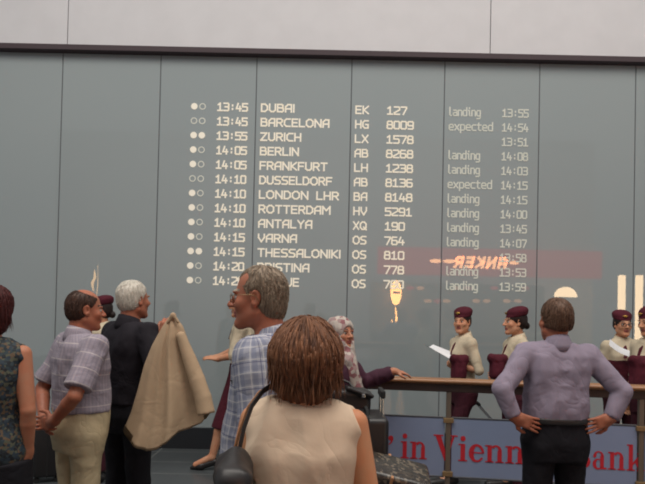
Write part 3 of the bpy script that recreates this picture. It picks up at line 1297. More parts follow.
# ------------------------------------------------------------------ lettering made of strokes
G = {
    'A': (4, '0,0 0,4.2 1.6,6 4,6 4,0|0,2.5 4,2.5'), 'B': (4, '0,0 0,6 2.8,6 3.6,5.3 3.6,3.8 3,3.2 0,3.2|3,3.2 4,2.4 4,.8 3.2,0 0,0'),
    'C': (4, '4,6 1.4,6 0,4.6 0,1.4 1.4,0 4,0'), 'D': (4, '0,0 0,6 2.4,6 4,4.4 4,1.6 2.4,0 0,0'), 'E': (3.6, '3.6,6 0,6 0,0 3.6,0|0,3.1 3.2,3.1'),
    'F': (3.6, '3.6,6 0,6 0,0|0,3 3.2,3'), 'G': (4, '4,6 1.4,6 0,4.6 0,1.4 1.4,0 4,0 4,2.9 2.2,2.9'), 'H': (4, '0,0 0,6|4,0 4,6|0,3 4,3'),
    'I': (0.2, '0.1,0 0.1,6'), 'J': (2.8, '2.8,6 2.8,1.2 1.8,0 0,0'), 'K': (3.8, '0,0 0,6|3.7,6 .5,3 3.8,0|0,3 .5,3'), 'L': (3.4, '0,6 0,0 3.4,0'),
    'M': (5, '0,0 0,6 2.5,2.8 5,6 5,0'), 'N': (4.2, '0,0 0,6 4.2,0 4.2,6'), 'O': (4.6, '1.5,0 0,1.5 0,4.5 1.5,6 3.1,6 4.6,4.5 4.6,1.5 3.1,0 1.5,0'),
    'P': (3.8, '0,0 0,6 2.8,6 3.8,5 3.8,3.7 2.8,2.7 0,2.7'), 'Q': (4.6, '1.5,0 0,1.5 0,4.5 1.5,6 3.1,6 4.6,4.5 4.6,1.5 3.1,0 1.5,0|2.7,1.8 4.8,-.3'),
    'R': (3.9, '0,0 0,6 2.8,6 3.8,5 3.8,3.8 2.8,2.8 0,2.8|2,2.8 3.9,0'), 'S': (3.8, '3.8,6 1,6 0,5.2 0,4 1,3.2 2.9,2.9 3.8,2.1 3.8,.8 2.9,0 0,0'),
    'T': (4, '2,0 2,6|0,6 4,6'), 'U': (4, '0,6 0,1.2 1.2,0 2.8,0 4,1.2 4,6'), 'V': (4, '0,6 0,3.4 2,0 4,3.4 4,6'), 'X': (4, '0,0 4,6|0,6 4,0'),
    'Y': (4, '0,6 2,3 4,6|2,3 2,0'), 'Z': (4, '0,6 4,6 0,0 4,0'),
    '0': (4, '.7,0 0,.7 0,5.3 .7,6 3.3,6 4,5.3 4,.7 3.3,0 .7,0'), '1': (4, '.4,4.8 2,6 2,0|.2,0 3.8,0'), '2': (4, '0,6 3.3,6 4,5.3 4,3.7 0,1.2 0,0 4,0'),
    '3': (4, '0,6 3.3,6 4,5.3 4,3.8 3.2,3.1 4,2.4 4,.7 3.3,0 0,0|1,3.1 3.2,3.1'), '4': (4, '1.4,6 0,1.8 4,1.8|3,3.6 3,0'),
    '5': (4, '4,6 0,6 0,3.4 3.2,3.4 4,2.7 4,.7 3.3,0 0,0'), '6': (4, '3.6,6 .7,6 0,5.3 0,.7 .7,0 3.3,0 4,.7 4,2.6 3.3,3.3 0,3.3'),
    '7': (4, '0,6 4,6 4,5 1.6,0'), '8': (4, '.7,3.2 .2,3.9 .2,5.3 .9,6 3.1,6 3.8,5.3 3.8,3.9 3.3,3.2 .7,3.2 0,2.4 0,.7 .7,0 3.3,0 4,.7 4,2.4 3.3,3.2'),
    '9': (4, '.4,0 3.3,0 4,.7 4,5.3 3.3,6 .7,6 0,5.3 0,3.4 .7,2.7 4,2.7'), ':': (4, '2,1.1 2,1.7|2,4 2,4.6'), ' ': (3.2, ''),
    'l': (2.4, '0.4,6 0.4,.8 1.1,0 1.8,0'), 'a': (3.4, '.4,4 2.6,4 3.4,3.3 3.4,0 .8,0 0,.7 0,1.6 .8,2.2 3.4,2.2'), 'n': (3.4, '0,0 0,4 2.5,4 3.4,3.2 3.4,0'),
    'd': (3.4, '3.4,6 3.4,0 .9,0 0,.8 0,3.2 .9,4 3.4,4'), 'i': (2.2, '0.2,4 1.2,4 1.2,.6 1.8,0|1.2,5.5 1.2,5.9'), 'g': (3.4, '3.4,4 .9,4 0,3.2 0,.9 .9,.1 3.4,.1|3.4,4 3.4,-1.2 2.7,-1.9 .3,-1.9'),
    'e': (3.4, '3.2,0 .9,0 0,.8 0,3.2 .9,4 2.5,4 3.4,3.2 3.4,2 0,2'), 'x': (3.4, '0,0 3.4,4|0,4 3.4,0'), 'p': (3.4, '0,-1.9 0,4 2.5,4 3.4,3.2 3.4,.8 2.5,0 0,0'),
    'c': (3.2, '3.2,4 .9,4 0,3.2 0,.8 .9,0 3.2,0'), 't': (3, '1,5.4 1,.8 1.8,0 2.8,0|0,4 2.8,4'),
}


class Text:
    def __init__(self):
        self.V, self.F = [], []

    def poly(self, pts, f):
        n = len(self.V)
        self.V += [f(x, z) for x, z in pts]
        self.F.append(tuple(range(n, n + len(pts))))

    def write(self, s, x0, width, z0, h, f, sw, gap=1.6, mono=0.0):
        """fit the string into `width`; h cap height; sw stroke width (m); f maps (x,z) to a point"""
        tot = sum((mono or G[c][0]) + gap for c in s) - gap
        cw = width / tot
        ch = h / 6.0
        x = x0
        for c in s:
            gw, st = G[c]
            ofs = (mono - gw) / 2 if mono else 0
            for line in st.split('|'):
                if not line:
                    continue
                pts = [tuple(float(q) for q in p.split(',')) for p in line.split()]
                pts = [(x + (a + ofs) * cw, z0 + b * ch) for a, b in pts]
                for (ax, az), (bx, bz) in zip(pts[:-1], pts[1:]):
                    L = math.hypot(bx - ax, bz - az) or 1e-6
                    dx, dz = (bx - ax) / L * sw / 2, (bz - az) / L * sw / 2
                    nx, nz = -dz, dx
                    self.poly([(ax - dx + nx, az - dz + nz), (ax - dx - nx, az - dz - nz), (bx + dx - nx, bz + dz - nz), (bx + dx + nx, bz + dz + nz)], f)
            x += ((mono or gw) + gap) * cw
        return self

    def disc(self, cx, cz, r, f, ring=0.0):
        n = 20
        for k in range(n):
            a, b = 2 * math.pi * k / n, 2 * math.pi * (k + 1) / n
            if ring:
                self.poly([(cx + r * math.cos(a), cz + r * math.sin(a)), (cx + r * math.cos(b), cz + r * math.sin(b)),
                           (cx + (r - ring) * math.cos(b), cz + (r - ring) * math.sin(b)), (cx + (r - ring) * math.cos(a), cz + (r - ring) * math.sin(a))], f)
        if not ring:
            self.poly([(cx + r * math.cos(2 * math.pi * k / n), cz + r * math.sin(2 * math.pi * k / n)) for k in range(n)], f)
        return self

    def build(self, name, mat, parent=None):
        return mk(name, self.V, self.F, mat, parent, False)


FL = [('10', '13:45', 'DUBAI', 37, 'EK', '127', 'landing', '13:55'), ('00', '13:45', 'BARCELONA', 70, 'HG', '8009', 'expected', '14:54'),
      ('11', '13:55', 'ZURICH', 42, 'LX', '1578', '', '13:51'), ('10', '14:05', 'BERLIN', 40, 'AB', '8268', 'landing', '14:08'),
      ('10', '14:05', 'FRANKFURT', 69, 'LH', '1238', 'landing', '14:03'), ('00', '14:10', 'DUSSELDORF', 74, 'AB', '8136', 'expected', '14:15'),
      ('10', '14:10', 'LONDON LHR', 81, 'BA', '8148', 'landing', '14:15'), ('10', '14:10', 'ROTTERDAM', 73, 'HV', '5291', 'landing', '14:00'),
      ('10', '14:10', 'ANTALYA', 55, 'XQ', '190', 'landing', '13:45'), ('10', '14:15', 'VARNA', 40, 'OS', '764', 'landing', '14:07'),
      ('11', '14:15', 'THESSALONIKI', 84, 'OS', '810', '', '13:58'), ('10', '14:20', 'PRISTINA', 53, 'OS', '778', 'landing', '13:53'),
      ('10', '14:20', 'SKOPJE', 43, 'OS', '780', 'landing', '13:59')]
PXM = YW / F_PX      # metres per pixel on the wall
z_first = at(233, 111.5, YW).z
z_last = at(229, 285.3, YW).z
dz = (z_first - z_last) / 12
X0 = {k: at(p, 107, YW).x for k, p in (('c1', 194.4), ('c2', 202.6), ('time', 217), ('dest', 259.5), ('code', 355.2), ('num', 387), ('rem', 448.5), ('exp', 501.5))}


def wf_(x, z):
    return (x - bl.x, -.004, z)


CAP = .084
for i, (st, tm, ds, dw, cd, nm, rm, ex) in enumerate(FL):
    z = z_first - i * dz + .008
    row = Text().write(ds, X0['dest'] + 2.2 * PXM, (dw - 2.2 if i else 32.5) * PXM, z, CAP, wf_, .0185).build('flight_row', M['display'], board)
    Text().write(tm, X0['time'] + .9 * PXM, 29.6 * PXM, z, CAP, wf_, .0185, 1.4, 4).build('scheduled_time', M['display'], row)
    Text().write(cd, X0['code'] + .9 * PXM, 12.4 * PXM, z, CAP, wf_, .017).build('airline_code', M['display'], row)
    Text().write(nm, X0['num'] + .6 * PXM, (26 if len(nm) == 4 else 19) * PXM, z, CAP, wf_, .0175, 1.4, 4).build('flight_number', M['display'], row)
    if rm:
        Text().write(rm, X0['rem'] + 1.0 * PXM, (31 if rm == 'landing' else 43.5) * PXM, z, CAP * 1.12, wf_, .0138, 1.4).build('remark', M['display_dim'], row)
    Text().write(ex, X0['exp'] + 1.2 * PXM, 25.6 * PXM, z, CAP, wf_, .0138, 1.4, 4).build('expected_time', M['display_dim'], row)
    for c, k in zip(st, ('c1', 'c2')):
        t = Text().disc(X0[k], z + CAP / 2, .038 if c == '1' else .038, wf_, 0 if c == '1' else .011)
        t.build('status_light', M['display'] if c == '1' else M['display_dim'], row)

# ------------------------------------------------------------------ what stands behind the photographer and shows in the glass
YB = -4.0
YV = 2 * YW - YB


def back(px, py, Y=YB):
    p = at(px, py, 2 * YW - Y)
    return Vector((p.x, Y, p.z))


M['shop_red'] = m_emit('lit_red_fascia', srgb(168, 44, 52), 2.2)
M['shop_letters'] = m_emit('lit_orange_letters', srgb(255, 178, 122), 7.5)
M['warm_lamp'] = m_emit('lit_warm_shade', srgb(255, 178, 100), 16)
M['cream_lamp'] = m_emit('lit_cream_panel', srgb(250, 214, 168), 9)
M['shop_spot'] = m_emit('dim_warm_spots', srgb(240, 170, 120), 1.6)
M['flame'] = m_emit('small_warm_flame', srgb(250, 200, 140), 5)
M['shop_dark'] = m_plain('dark_shop_cladding', srgb(120, 108, 102), 0.6)
a, b = back(378, 250), back(602, 277)
ctr = back(480, 262)
shop = empty('shop_sign', (ctr.x, YB, 0))
tag(shop, 'red shop fascia with lit orange lettering seen mirrored in the board', 'shop sign')
MB().box((a.x - ctr.x, -.12, ctr.z - .42), (b.x - ctr.x, 0, ctr.z + .40), .01).build('fascia', M['shop_red'], shop)


def sf(x, z):      # lettering reads from the hall, so it runs towards -x
    return (-x + (z - ctr.z) * .22, .012, z)


KX = YV / F_PX
lt = Text().write('ANKER', -26 * KX, 50 * KX, ctr.z - .15, .27, sf, .092, 3.2).build('lettering', M['shop_letters'], shop)
for cx, w_ in ((-38, 9), (34, 12), (49, 12)):
    t = Text()
    t.poly([((cx + w_ * .6 * math.cos(q)) * KX * .9, ctr.z + .0 + .06 * math.sin(q)) for q in np.linspace(0, 2 * math.pi, 13)[:-1]], sf)
    t.build('ornament', M['shop_letters'], shop)
a, b = back(372, 281), back(545, 330)
front = empty('bakery_display', ((a.x + b.x) / 2, YB, 0))
tag(front, 'dark bakery display with small lights under the red fascia seen mirrored', 'shop front')
hw = (b.x - a.x) / 2
MB().box((-hw, -.6, 0), (hw, -.1, a.z - .02), .01).build('cladding', M['shop_dark'], front)
MB().box((-hw * .98, -.1, 1.0), (hw * .98, .15, 1.05), .01).build('shelf', M['shop_dark'], front)
for k in range(13):
    q = back(412 + k * 9.5 + random.uniform(-3, 3), random.choice((288, 296, 301)))
    MB().ball((q.x - (a.x + b.x) / 2, -.09, q.z), (.12, .02, .06), 8).build('spotlight', M['shop_spot'] if k % 3 else M['shop_red'], front, True)
q = back(394.8, 293)
lamp = empty('hanging_lantern', (q.x, YB + .3, 0))
tag(lamp, 'tall oval orange lantern on a pole seen mirrored in the board', 'lantern')
s_ = q.z
MB().ball((0, 0, s_), (.16, .10, .37), 20).build('shade', M['warm_lamp'], lamp, True)
MB().box((-.10, .09, s_ - .03), (.10, .12, s_ + .03)).build('band', M['shop_red'], lamp)
MB().tube([(0, 0, 0), (0, 0, s_ - .3)], .03, 8).build('pole', M['shop_dark'], lamp, True)
for k, (dx, z0, z1) in enumerate(((-.02, -.42, -.95), (.10, -.75, -1.05), (-.12, -.8, -1.1), (.04, -.85, -1.2))):
    MB().tube([(dx, .05, s_ + z0), (dx + .05, .05, s_ + (z0 + z1) / 2), (dx + .01, .05, s_ + z1)], [.012, .034, .01], 8).build('light_strip', M['warm_lamp'], lamp, True)
for px_, lab in ((622.5, 'narrow cream lit column seen mirrored above the beret of the attendant in glasses'), (640, 'narrow cream lit column seen mirrored at the edge of the wall')):
    a, b = back(px_ - 3, 275), back(px_ + 3, 312)
    c = MB().box((a.x, YB - .1, 0), (b.x, YB, a.z), .01).build('lit_column', M['cream_lamp'])
    tag(c, lab, 'lit column')
q = back(566, 297)
t = empty('dome_lamp', (q.x, YB, 0))
tag(t, 'cream dome shaped wall lamp seen mirrored above the man in the lilac shirt', 'lamp')
mb = MB()
mb.prism([(.34 * math.cos(v), q.z + .30 * math.sin(v)) for v in np.linspace(0, math.pi, 16)], -.06, 0)
mb.build('shade', M['cream_lamp'], t)
MB().box((-.04, -.06, 0), (.04, -.02, q.z)).build('post', M['shop_dark'], t)
q = back(94, 280)
t = empty('hanging_ornament', (q.x, YB, 0))
tag(t, 'small glittering flame shaped lamp seen mirrored above the balding man', 'lamp')
MB().tube([(0, 0, q.z - .35), (-.05, 0, q.z - .1), (.03, 0, q.z + .1), (0, 0, q.z + .32)], [.01, .045, .04, .006], 8).build('flame', M['flame'], t, True)
MB().tube([(.1, 0, q.z - .9), (.07, 0, q.z - .6), (.12, 0, q.z - .15), (.10, 0, q.z + .5)], [.006, .013, .012, .005], 8).build('stem', M['flame'], t, True)
MB().tube([(.1, 0, 0), (.1, 0, q.z - .88)], .015, 8).build('pole', M['shop_dark'], t, True)
bw = MB().box((-9, -6.3, 0), (9, -6.2, 7.5)).build('wall_back', M['upper_wall'])
bw['kind'] = 'structure'

# ------------------------------------------------------------------ barrier with rail and banners
p0, p1 = at(449, 380, 4.32), at(641, 384, 4.16)
rang = math.atan2(p1.y - p0.y, p1.x - p0.x)
rail = empty('barrier', (p0.x, p0.y, 0), rang)
tag(rail, 'barrier with wooden handrail, steel posts and blue bank banners across the hall', 'barrier')
RN = Vector((-math.sin(rang), math.cos(rang), 0))
RT = Vector((math.cos(rang), math.sin(rang), 0))


def on_rail(px, py):
    d = CAM_M @ Vector(((px - W_PX / 2) / F_PX, (H_PX / 2 - py + SHIFT_PX) / F_PX, -1))
    o0 = Vector((0, 0, CAM_Z))
    t = (Vector((p0.x, p0.y, 0)) - o0).dot(RN) / d.dot(RN)
    h = o0 + d * t
    return ((h - Vector((p0.x, p0.y, 0))).dot(RT), h.z)


def m_wood():
    m, nt, b = new_mat('varnished_wood')
    tc = N(nt, 'ShaderNodeTexCoord')
    mp = N(nt, 'ShaderNodeMapping')
    mp.inputs['Scale'].default_value = (3, 40, 40)
    nt.links.new(tc.outputs['Object'], mp.inputs['Vector'])
    nz = N(nt, 'ShaderNodeTexNoise', i_Scale=1.2, i_Detail=5)
    nt.links.new(mp.outputs['Vector'], nz.inputs['Vector'])
    rp = N(nt, 'ShaderNodeValToRGB')
    rp.color_ramp.elements[0].color = srgb(96, 64, 44)
    rp.color_ramp.elements[1].color = srgb(172, 124, 84)
    nt.links.new(nz.outputs['Fac'], rp.inputs['Fac'])
    nt.links.new(rp.outputs['Color'], b.inputs['Base Color'])
    b.inputs['Roughness'].default_value = 0.35
    return m


M['wood'] = m_wood()
M['rail_steel'] = m_plain('brown_steel', srgb(120, 108, 96), 0.4, 0.5)
M['rail_dark'] = m_plain('dark_brown_steel', srgb(52, 36, 32), 0.5)
M['brass'] = m_plain('dull_brass', srgb(150, 126, 92), 0.4, 0.6)
M['banner'] = m_plain('blue_grey_banner', srgb(128, 140, 168), 0.6, 0, 0.3)
M['banner_red'] = m_plain('red_banner_letters', srgb(186, 40, 52), 0.6, 0, 0.3)
lx0, zr = on_rail(352, 376)
_, zr = on_rail(449, 378)
zr_top = zr
lx1 = 3.2
lx0 = -.80
MB().tube([(lx0, 0, zr_top - .024), (lx1, 0, zr_top - .024)], .043, 20, flat=(1.15, .56)).build('handrail', M['wood'], rail, True)
MB().box((lx0 + .01, -.026, zr_top - .098), (lx1 - .02, .026, zr_top - .043), .004).build('under_rail', M['rail_dark'], rail)
posts = [0.0, on_rail(641, 400)[0]]
posts.append(posts[1] * 2)
_, zp_t = on_rail(449, 418.5)
_, zp_b = on_rail(449, 476)
for lx in posts:
    po = MB().box((lx - .017, -.02, 0), (lx + .017, .02, zr_top - .09), .004).build('post', M['rail_steel'], rail)
    for z in (zp_t, zp_b + .03):
        MB().box((lx - .036, -.028, z - .028), (lx + .036, .012, z + .006), .003).build('clamp', M['brass'], po)
    MB().cyl((lx, 0, .006), .06, .012).build('base_plate', M['rail_steel'], po)
edges = [(lx0 + .02, posts[0] - .024), (posts[0] + .024, posts[1] - .024), (posts[1] + .024, posts[2] - .024)]
M['edge'] = m_plain('dark_panel_edge', srgb(70, 72, 78), 0.4)
for (ea, eb) in edges:
    bn = MB().box((ea, -.006, zp_b), (eb, .006, zp_t), .002, seg=1).build('banner', M['banner'], rail)
    MB().box((ea, -.008, zp_t), (eb, .008, zp_t + .012), .002, seg=1).build('edge_strip', M['edge'], bn)
    MB().box((ea, -.008, zp_b - .012), (eb, .008, zp_b), .002, seg=1).build('edge_strip', M['edge'], bn)

# serif lettering on the banner: unit = cap height 1.0
def arc(cx, cz, rx, rz, a0, a1, t0, t1, n=12):
    """crescent stroke: width varies t0..t1..t0"""
    o_, i_ = [], []
    for k in range(n + 1):
        u = k / n
        a = R_(a0 + (a1 - a0) * u)
        t = t0 + (t1 - t0) * math.sin(math.pi * u)
        o_.append((cx + rx * math.cos(a), cz + rz * math.sin(a)))
        i_.append((cx + (rx - t) * math.cos(a), cz + (rz - t * .55) * math.sin(a)))
    return [[o_[k], o_[k + 1], i_[k + 1], i_[k]] for k in range(n)]


def rct(x0, z0, x1, z1):
    return [[(x0, z0), (x1, z0), (x1, z1), (x0, z1)]]


def ser(ch):
    s = .05
    if ch == 'i':
        return .36, rct(.09, 0, .27, .68) + rct(0, 0, .36, s) + rct(0, .63, .2, .68) + [[(.18 + .105 * math.cos(k * .524), .89 + .105 * math.sin(k * .524)) for k in range(12)]]
    if ch == 'n':
        return .74, rct(.09, 0, .26, .68) + rct(0, 0, .34, s) + rct(0, .63, .2, .68) + rct(.49, 0, .66, .46) + rct(.41, 0, .74, s) + arc(.42, .44, .24, .25, 0, 140, .16, .12)
    if ch == 'e':
        return .60, arc(.31, .34, .31, .36, 0, 330, .08, .20, 22) + rct(.12, .33, .60, .38)
    if ch == 'a':
        return .62, rct(.34, .06, .50, .50) + arc(.27, .48, .23, .21, 0, 165, .14, .08) + arc(.24, .19, .22, .21, 60, 330, .06, .15, 16) + rct(.34, 0, .62, .07) + [[(.10 + .07 * math.cos(k * .785), .50 + .07 * math.sin(k * .785)) for k in range(8)]]
    if ch == 'k':
        return .76, rct(.09, 0, .26, 1.0) + rct(0, 0, .35, s) + rct(0, .95, .2, 1.0) + [[(.26, .30), (.58, .66), (.66, .66), (.26, .20)]] + [[(.33, .36), (.46, .46), (.74, .03), (.52, .03)]] + rct(.44, 0, .76, s) + rct(.44, .63, .72, .68)
    if ch == 'V':
        return .96, [[(.08, .97), (.30, .97), (.56, .20), (.46, -.02)]] + [[(.46, -.02), (.55, -.02), (.86, .97), (.78, .97)]] + rct(0, .95, .40, 1.0) + rct(.64, .95, .98, 1.0)
    if ch == 'B':
        return .80, rct(.09, 0, .28, 1.0) + rct(0, 0, .45, s) + rct(0, .95, .45, 1.0) + rct(.28, .48, .46, .54) + arc(.42, .745, .30, .255, -90, 90, .05, .18) + arc(.44, .265, .34, .265, -90, 90, .05, .19)
    if ch == "'":
        return .24, [[(.12 + .10 * math.cos(k * .524), .88 + .10 * math.sin(k * .524)) for k in range(12)]] + [[(.20, .92), (.215, .82), (.15, .68), (.05, .60), (.03, .63), (.11, .72), (.12, .80)]]
    return .34, []


def serif(s, px, py, px_end, name):
    x0, z0 = on_rail(px, py)
    x1, _ = on_rail(px_end, py)
    n = sum(ser(c)[0] + .06 for c in s) - .06
    u = (x1 - x0) / n
    t = Text()
    x = x0
    f = lambda a, b: (a, -.0085, b)
    H_ = SERH
    for c in s:
        w_, polys = ser(c)
        for p in polys:
            t.poly([(x + q[0] * u, z0 + q[1] * H_) for q in p], f)
        x += (w_ + .06) * u
    return t.build(name, M['banner_red'], rail)


SERH = on_rail(405, 432.5)[1] - on_rail(405, 457.5)[1]
serif("'", 387.5, 459.5, 393.5, 'lettering')
serif('in', 400.5, 457.8, 426.5, 'lettering')
serif('Vienna', 433, 459.3, 541, 'lettering')
serif('Bank', 572, 467.4, 644, 'lettering')


# ------------------------------------------------------------------ people at the barrier and in front of the board
# man with hands on hips
o = person('balding man in lilac shirt and black trousers with both hands on his hips', 557, 3.5, 3, 1.71, 'skin_red', vox=.006, w=1.02, dp=1.05,
           arms={'R': dict(e=(.355, -.09, 1.215), w=(.285, -.095, 1.055), d=(-.88, -.12, -.30), n=(-.15, 1, 0), curl=8),
                 'L': dict(e=(-.355, -.09, 1.215), w=(-.285, -.095, 1.055), d=(.88, -.12, -.30), n=(.15, 1, 0), curl=8)},
           head=(4, 4, 0), headscale=1.07, headoff=(0, 0, -.012))
shirt(o, M['lilac'], 1.04, 1.93, collar=True, tight=.006, a=1.3, tuck=.016)
trousers(o, M['black_trouser'], 1.045)
belt(o, 1.035, M['black_leather'])
shoes(o, M['black_leather'])
hair(o, 'short', M['hair_greybrown'], vox=.005, locks=1500, nape=-.050)

# man with hands behind his back
o = person('balding man in pale checked shirt and beige trousers, hands clasped behind his back', 82, 3.5, -44, 1.70, 'skin_red', vox=.006, w=.98, dp=1.05, belly=.03,
           arms={'R': dict(e=(.25, -.14, 1.15), w=(.09, -.185, .995), d=(-.95, -.15, -.2), n=(0, -1, .1), curl=35),
                 'L': dict(e=(-.25, -.12, 1.14), w=(-.055, -.185, .975), d=(.95, -.25, .02), n=(.1, 1, .1), curl=40)},
           head=(-14, -2, 0))
shirt(o, M['stripe'], 1.03, .84, uv=True, seam=math.pi * .2, tight=.017, inf=.012, a=1.2)
trousers(o, M['beige_cloth'], 1.06)
shoes(o, M['black_leather'])
hair(o, 'bald', M['hair_dark'], vox=.005, locks=1300)

# man in black with jacket
o = person('white haired man in black shirt and trousers holding up a tan jacket', 131, 3.9, -36, 1.775, 'skin_red', vox=.006, w=1.0, dp=1.1,
           arms={'R': dict(e=(.320, -.04, 1.22), w=(.295, .03, 1.40), d=(.05, .1, 1), n=(-.3, 1, 0), curl=60),
                 'L': dict(e=(-.24, -.02, 1.13), w=(-.20, .16, .98), d=(.1, .8, -.3))}, head=(-2, 3, 0), brow='brow_grey')
shirt(o, M['black_cloth'], .98, 1.9, tight=.018, inf=.010)
trousers(o, M['black_trouser'], 1.03)
shoes(o, M['black_leather'])
hair(o, 'short', M['hair_white'], vox=.005, locks=1500)

# the jacket
JY = 3.60
jr = at(168, 380, JY)
jk = empty('jacket', (jr.x, JY, jr.z))
tag(jk, 'tan jacket hanging in folds from the raised hand of the man in black', 'jacket')
Lp = [(171, 314), (162, 327), (152, 345), (144, 365), (138, 388), (131, 412), (123, 431)]
Rp = [(174, 314), (183, 326), (189, 342), (197, 362), (204, 382), (210, 398), (214, 407)]
bot = [(123, 431), (129, 438), (140, 443), (151, 446), (162, 444), (172, 437), (182, 428), (194, 425), (204, 421), (214, 407)]


def lerp_poly(P_, t):
    x = t * (len(P_) - 1)
    i = min(int(x), len(P_) - 2)
    f = x - i
    return (P_[i][0] * (1 - f) + P_[i + 1][0] * f, P_[i][1] * (1 - f) + P_[i + 1][1] * f)


NU, NV = 72, 40
V, Fc, MI = [], [], []


def jpt(u, v, side):
    l, r, b = lerp_poly(Lp, v), lerp_poly(Rp, v), lerp_poly(bot, u)
    x = l[0] * (1 - u) + r[0] * u
    straight = l[1] * (1 - u) + r[1] * u
    sag = b[1] - (Lp[-1][1] * (1 - u) + Rp[-1][1] * u)
    y = straight + sag * v ** 1.5
    w = at(x, y, JY) - Vector(jk.location)
    prof = math.sin(math.pi * u) ** .7
    dep = (.035 + .12 * v ** .8) * prof
    fold = (.020 * math.sin(2 * math.pi * (2.6 * u + .15 * v) + .6) + .012 * math.sin(2 * math.pi * (5.3 * u - .3 * v))) * v ** .8 * prof
    fold += .008 * math.sin(9 * v + 7 * u) * prof * v
    return (w.x, side * dep + (fold if side < 0 else -fold * .5), w.z)


for j in range(NV + 1):
    v = j / NV
    for i in range(NU):
        if i < NU // 2:
            V.append(jpt(i / (NU // 2), v, -1))
        else:
            V.append(jpt(1 - (i - NU // 2) / (NU // 2), v, 1))
for j in range(NV):
    for i in range(NU):
        Fc.append((j * NU + i, (j + 1) * NU + i, (j + 1) * NU + (i + 1) % NU, j * NU + (i + 1) % NU))
        MI.append(0)
n0 = len(V)
for i in range(NU):      # lining, a little above the hem
    q = V[NV * NU + i]
    V.append((q[0] * .96, q[1] * .9, q[2] + .04))
for i in range(NU):
    Fc.append((NV * NU + i, n0 + i, n0 + (i + 1) % NU, NV * NU + (i + 1) % NU))
    MI.append(1)
for i in range(1, NU // 2):
    a, b = n0 + i, n0 + NU - i
    a2, b2 = n0 + i + 1, n0 + NU - i - 1
    if i + 1 <= NU // 2 and a2 != b2:
        Fc.append((a, a2, b2, b))
        MI.append(1)
Fc.append(tuple(range(NU)))
MI.append(0)
mk('jacket_body', V, Fc, [M['tan_jacket'], M['jacket_lining']], jk, True, None, MI)
s = SDF()
pts = [at(px_, py_, JY - .07 - .05 * k / 4) - jk.location for k, (px_, py_) in enumerate([(181, 336), (189, 358), (197, 380), (203, 398), (206, 414)])]
s.chain(pts, [.024, .036, .045, .049, .050], k=.004, flat=False)
s.cut(pts[-1], (pts[-1] - pts[-2]))
organic('sleeve', s, .007, M['tan_jacket'], jk, folds=[(.004, (9, 9, 2), 4)])
s = SDF()
pts = [at(px_, py_, JY - .05) - jk.location for px_, py_ in [(168, 322), (173, 315), (178, 322)]]
s.chain(pts, [.008, .010, .008], k=.02)
organic('collar', s, .005, M['tan_jacket'], jk, folds=[(.003, (20, 20, 20), 4)])

# woman at the left edge
o = person('woman with dark red hair in a dark printed sleeveless top, cut by the edge', -8, 3.0, 2, 1.69, 'skin_tan', female=True, vox=.006, w=1.08,
           arms={'R': dict(e=(.212, -.03, 1.12), w=(.190, .03, .89), d=(-.12, .1, -1), n=(-1, .2, 0))}, head=(12, 0, 0))
shirt(o, M['teal_print'], .83, 0, collar=False, inf=.006, name='top')
skirt(o, M['black_trouser'], .86, .45, .0, name='skirt')
for sd in 'RL':
    pump(o, sd, M['black_leather']) if False else None
shoes(o, M['black_leather'])
hair(o, 'layered', M['hair_auburn'], locks=700)

# man in plaid shirt, profile
o = person('grey haired man with spectacles in blue plaid shirt, looking left', 272, 2.32, 76, 1.775, 'skin_red', vox=.005, w=.92, dp=.98, belly=.06,
           arms={'L': dict(e=(-.225, -.05, 1.13), w=(-.20, .05, .90)), 'R': dict(e=(.235, -.02, 1.13), w=(.23, .10, .90))},
           head=(6, -1, 0), headoff=(0, .036, -.002), headscale=.985, brow='brow_grey')
shirt(o, M['plaid'], .90, .95, uv=True, seam=math.pi * .5, tight=.018, inf=.010, a=1.2)
trousers(o, M['beige_cloth'], 1.0)
shoes(o, M['black_leather'])
hair(o, 'receding', M['hair_grey'], vox=.004, locks=2600)
glasses(o, M['wire'], rad=.0013)
S = o.S
MB().tube([(math.sin(t) * .086 * S, math.cos(t) * .091 * S - .012, (1.476 - .020 * math.cos(t)) * S) for t in np.linspace(.6, 2 * math.pi - .6, 28)], .006, 8, flat=(1, 2)).build('neck_strap', M['black_leather'], o.root, True)
mb = MB()
gp = at(238, 384, 2.20)
sg_ = empty('sunglasses', gp)
tag(sg_, 'small dark folded sunglasses hooked on the plaid shirt pocket', 'sunglasses')
MB().ball((0, 0, 0), (.026, .010, .015), 14, R=Matrix.Rotation(R_(20), 3, 'Y')).build('lens', M['black_shell'], sg_, True)
MB().tube([(-.026, -.004, .012), (.0, -.014, .012), (.026, -.006, 0)], .003, 6).build('frame', M['black_shell'], sg_, True)

# woman in cream top, from behind
o = person('woman with brown bob in cream sleeveless top carrying a shoulder bag', 306, 1.75, -6, 1.595, 'skin_warm', female=True, vox=.005, w=1.06, dp=1.1,
           arms={'R': dict(e=(.222, -.02, 1.12), w=(.20, .10, .92)), 'L': dict(e=(-.222, -.01, 1.12), w=(-.19, .12, .93))}, head=(-6, 4, 0), headscale=1.0, headoff=(.006, 0, -.027))
shirt(o, M['cream'], .85, 0, collar=False, inf=.010, name='blouse', neck=1.462)
skirt(o, M['black_trouser'], .90, .5, .02)
shoes(o, M['black_leather'])
hb = hair(o, 'bob', M['hair_brown'], vox=.004, locks=1500)
fw = o

# her bag
bagp = at(233, 484, 1.57)
bg = empty('shoulder_bag', bagp)
tag(bg, 'black and tan shoulder bag on the left shoulder of the woman in cream', 'bag')
s = SDF()
s.rbox((0, 0, -.075), (.045, .12, .14), rotm(8), .035)
s.ell((.004, 0, .05), (.028, .07, .04), k=.03)
organic('bag_body', s, .006, M['black_leather'], bg, folds=[(.006, (12, 12, 12), 3)])


def pth(lst):
    return [at(a, b, c) - bagp for a, b, c in lst]


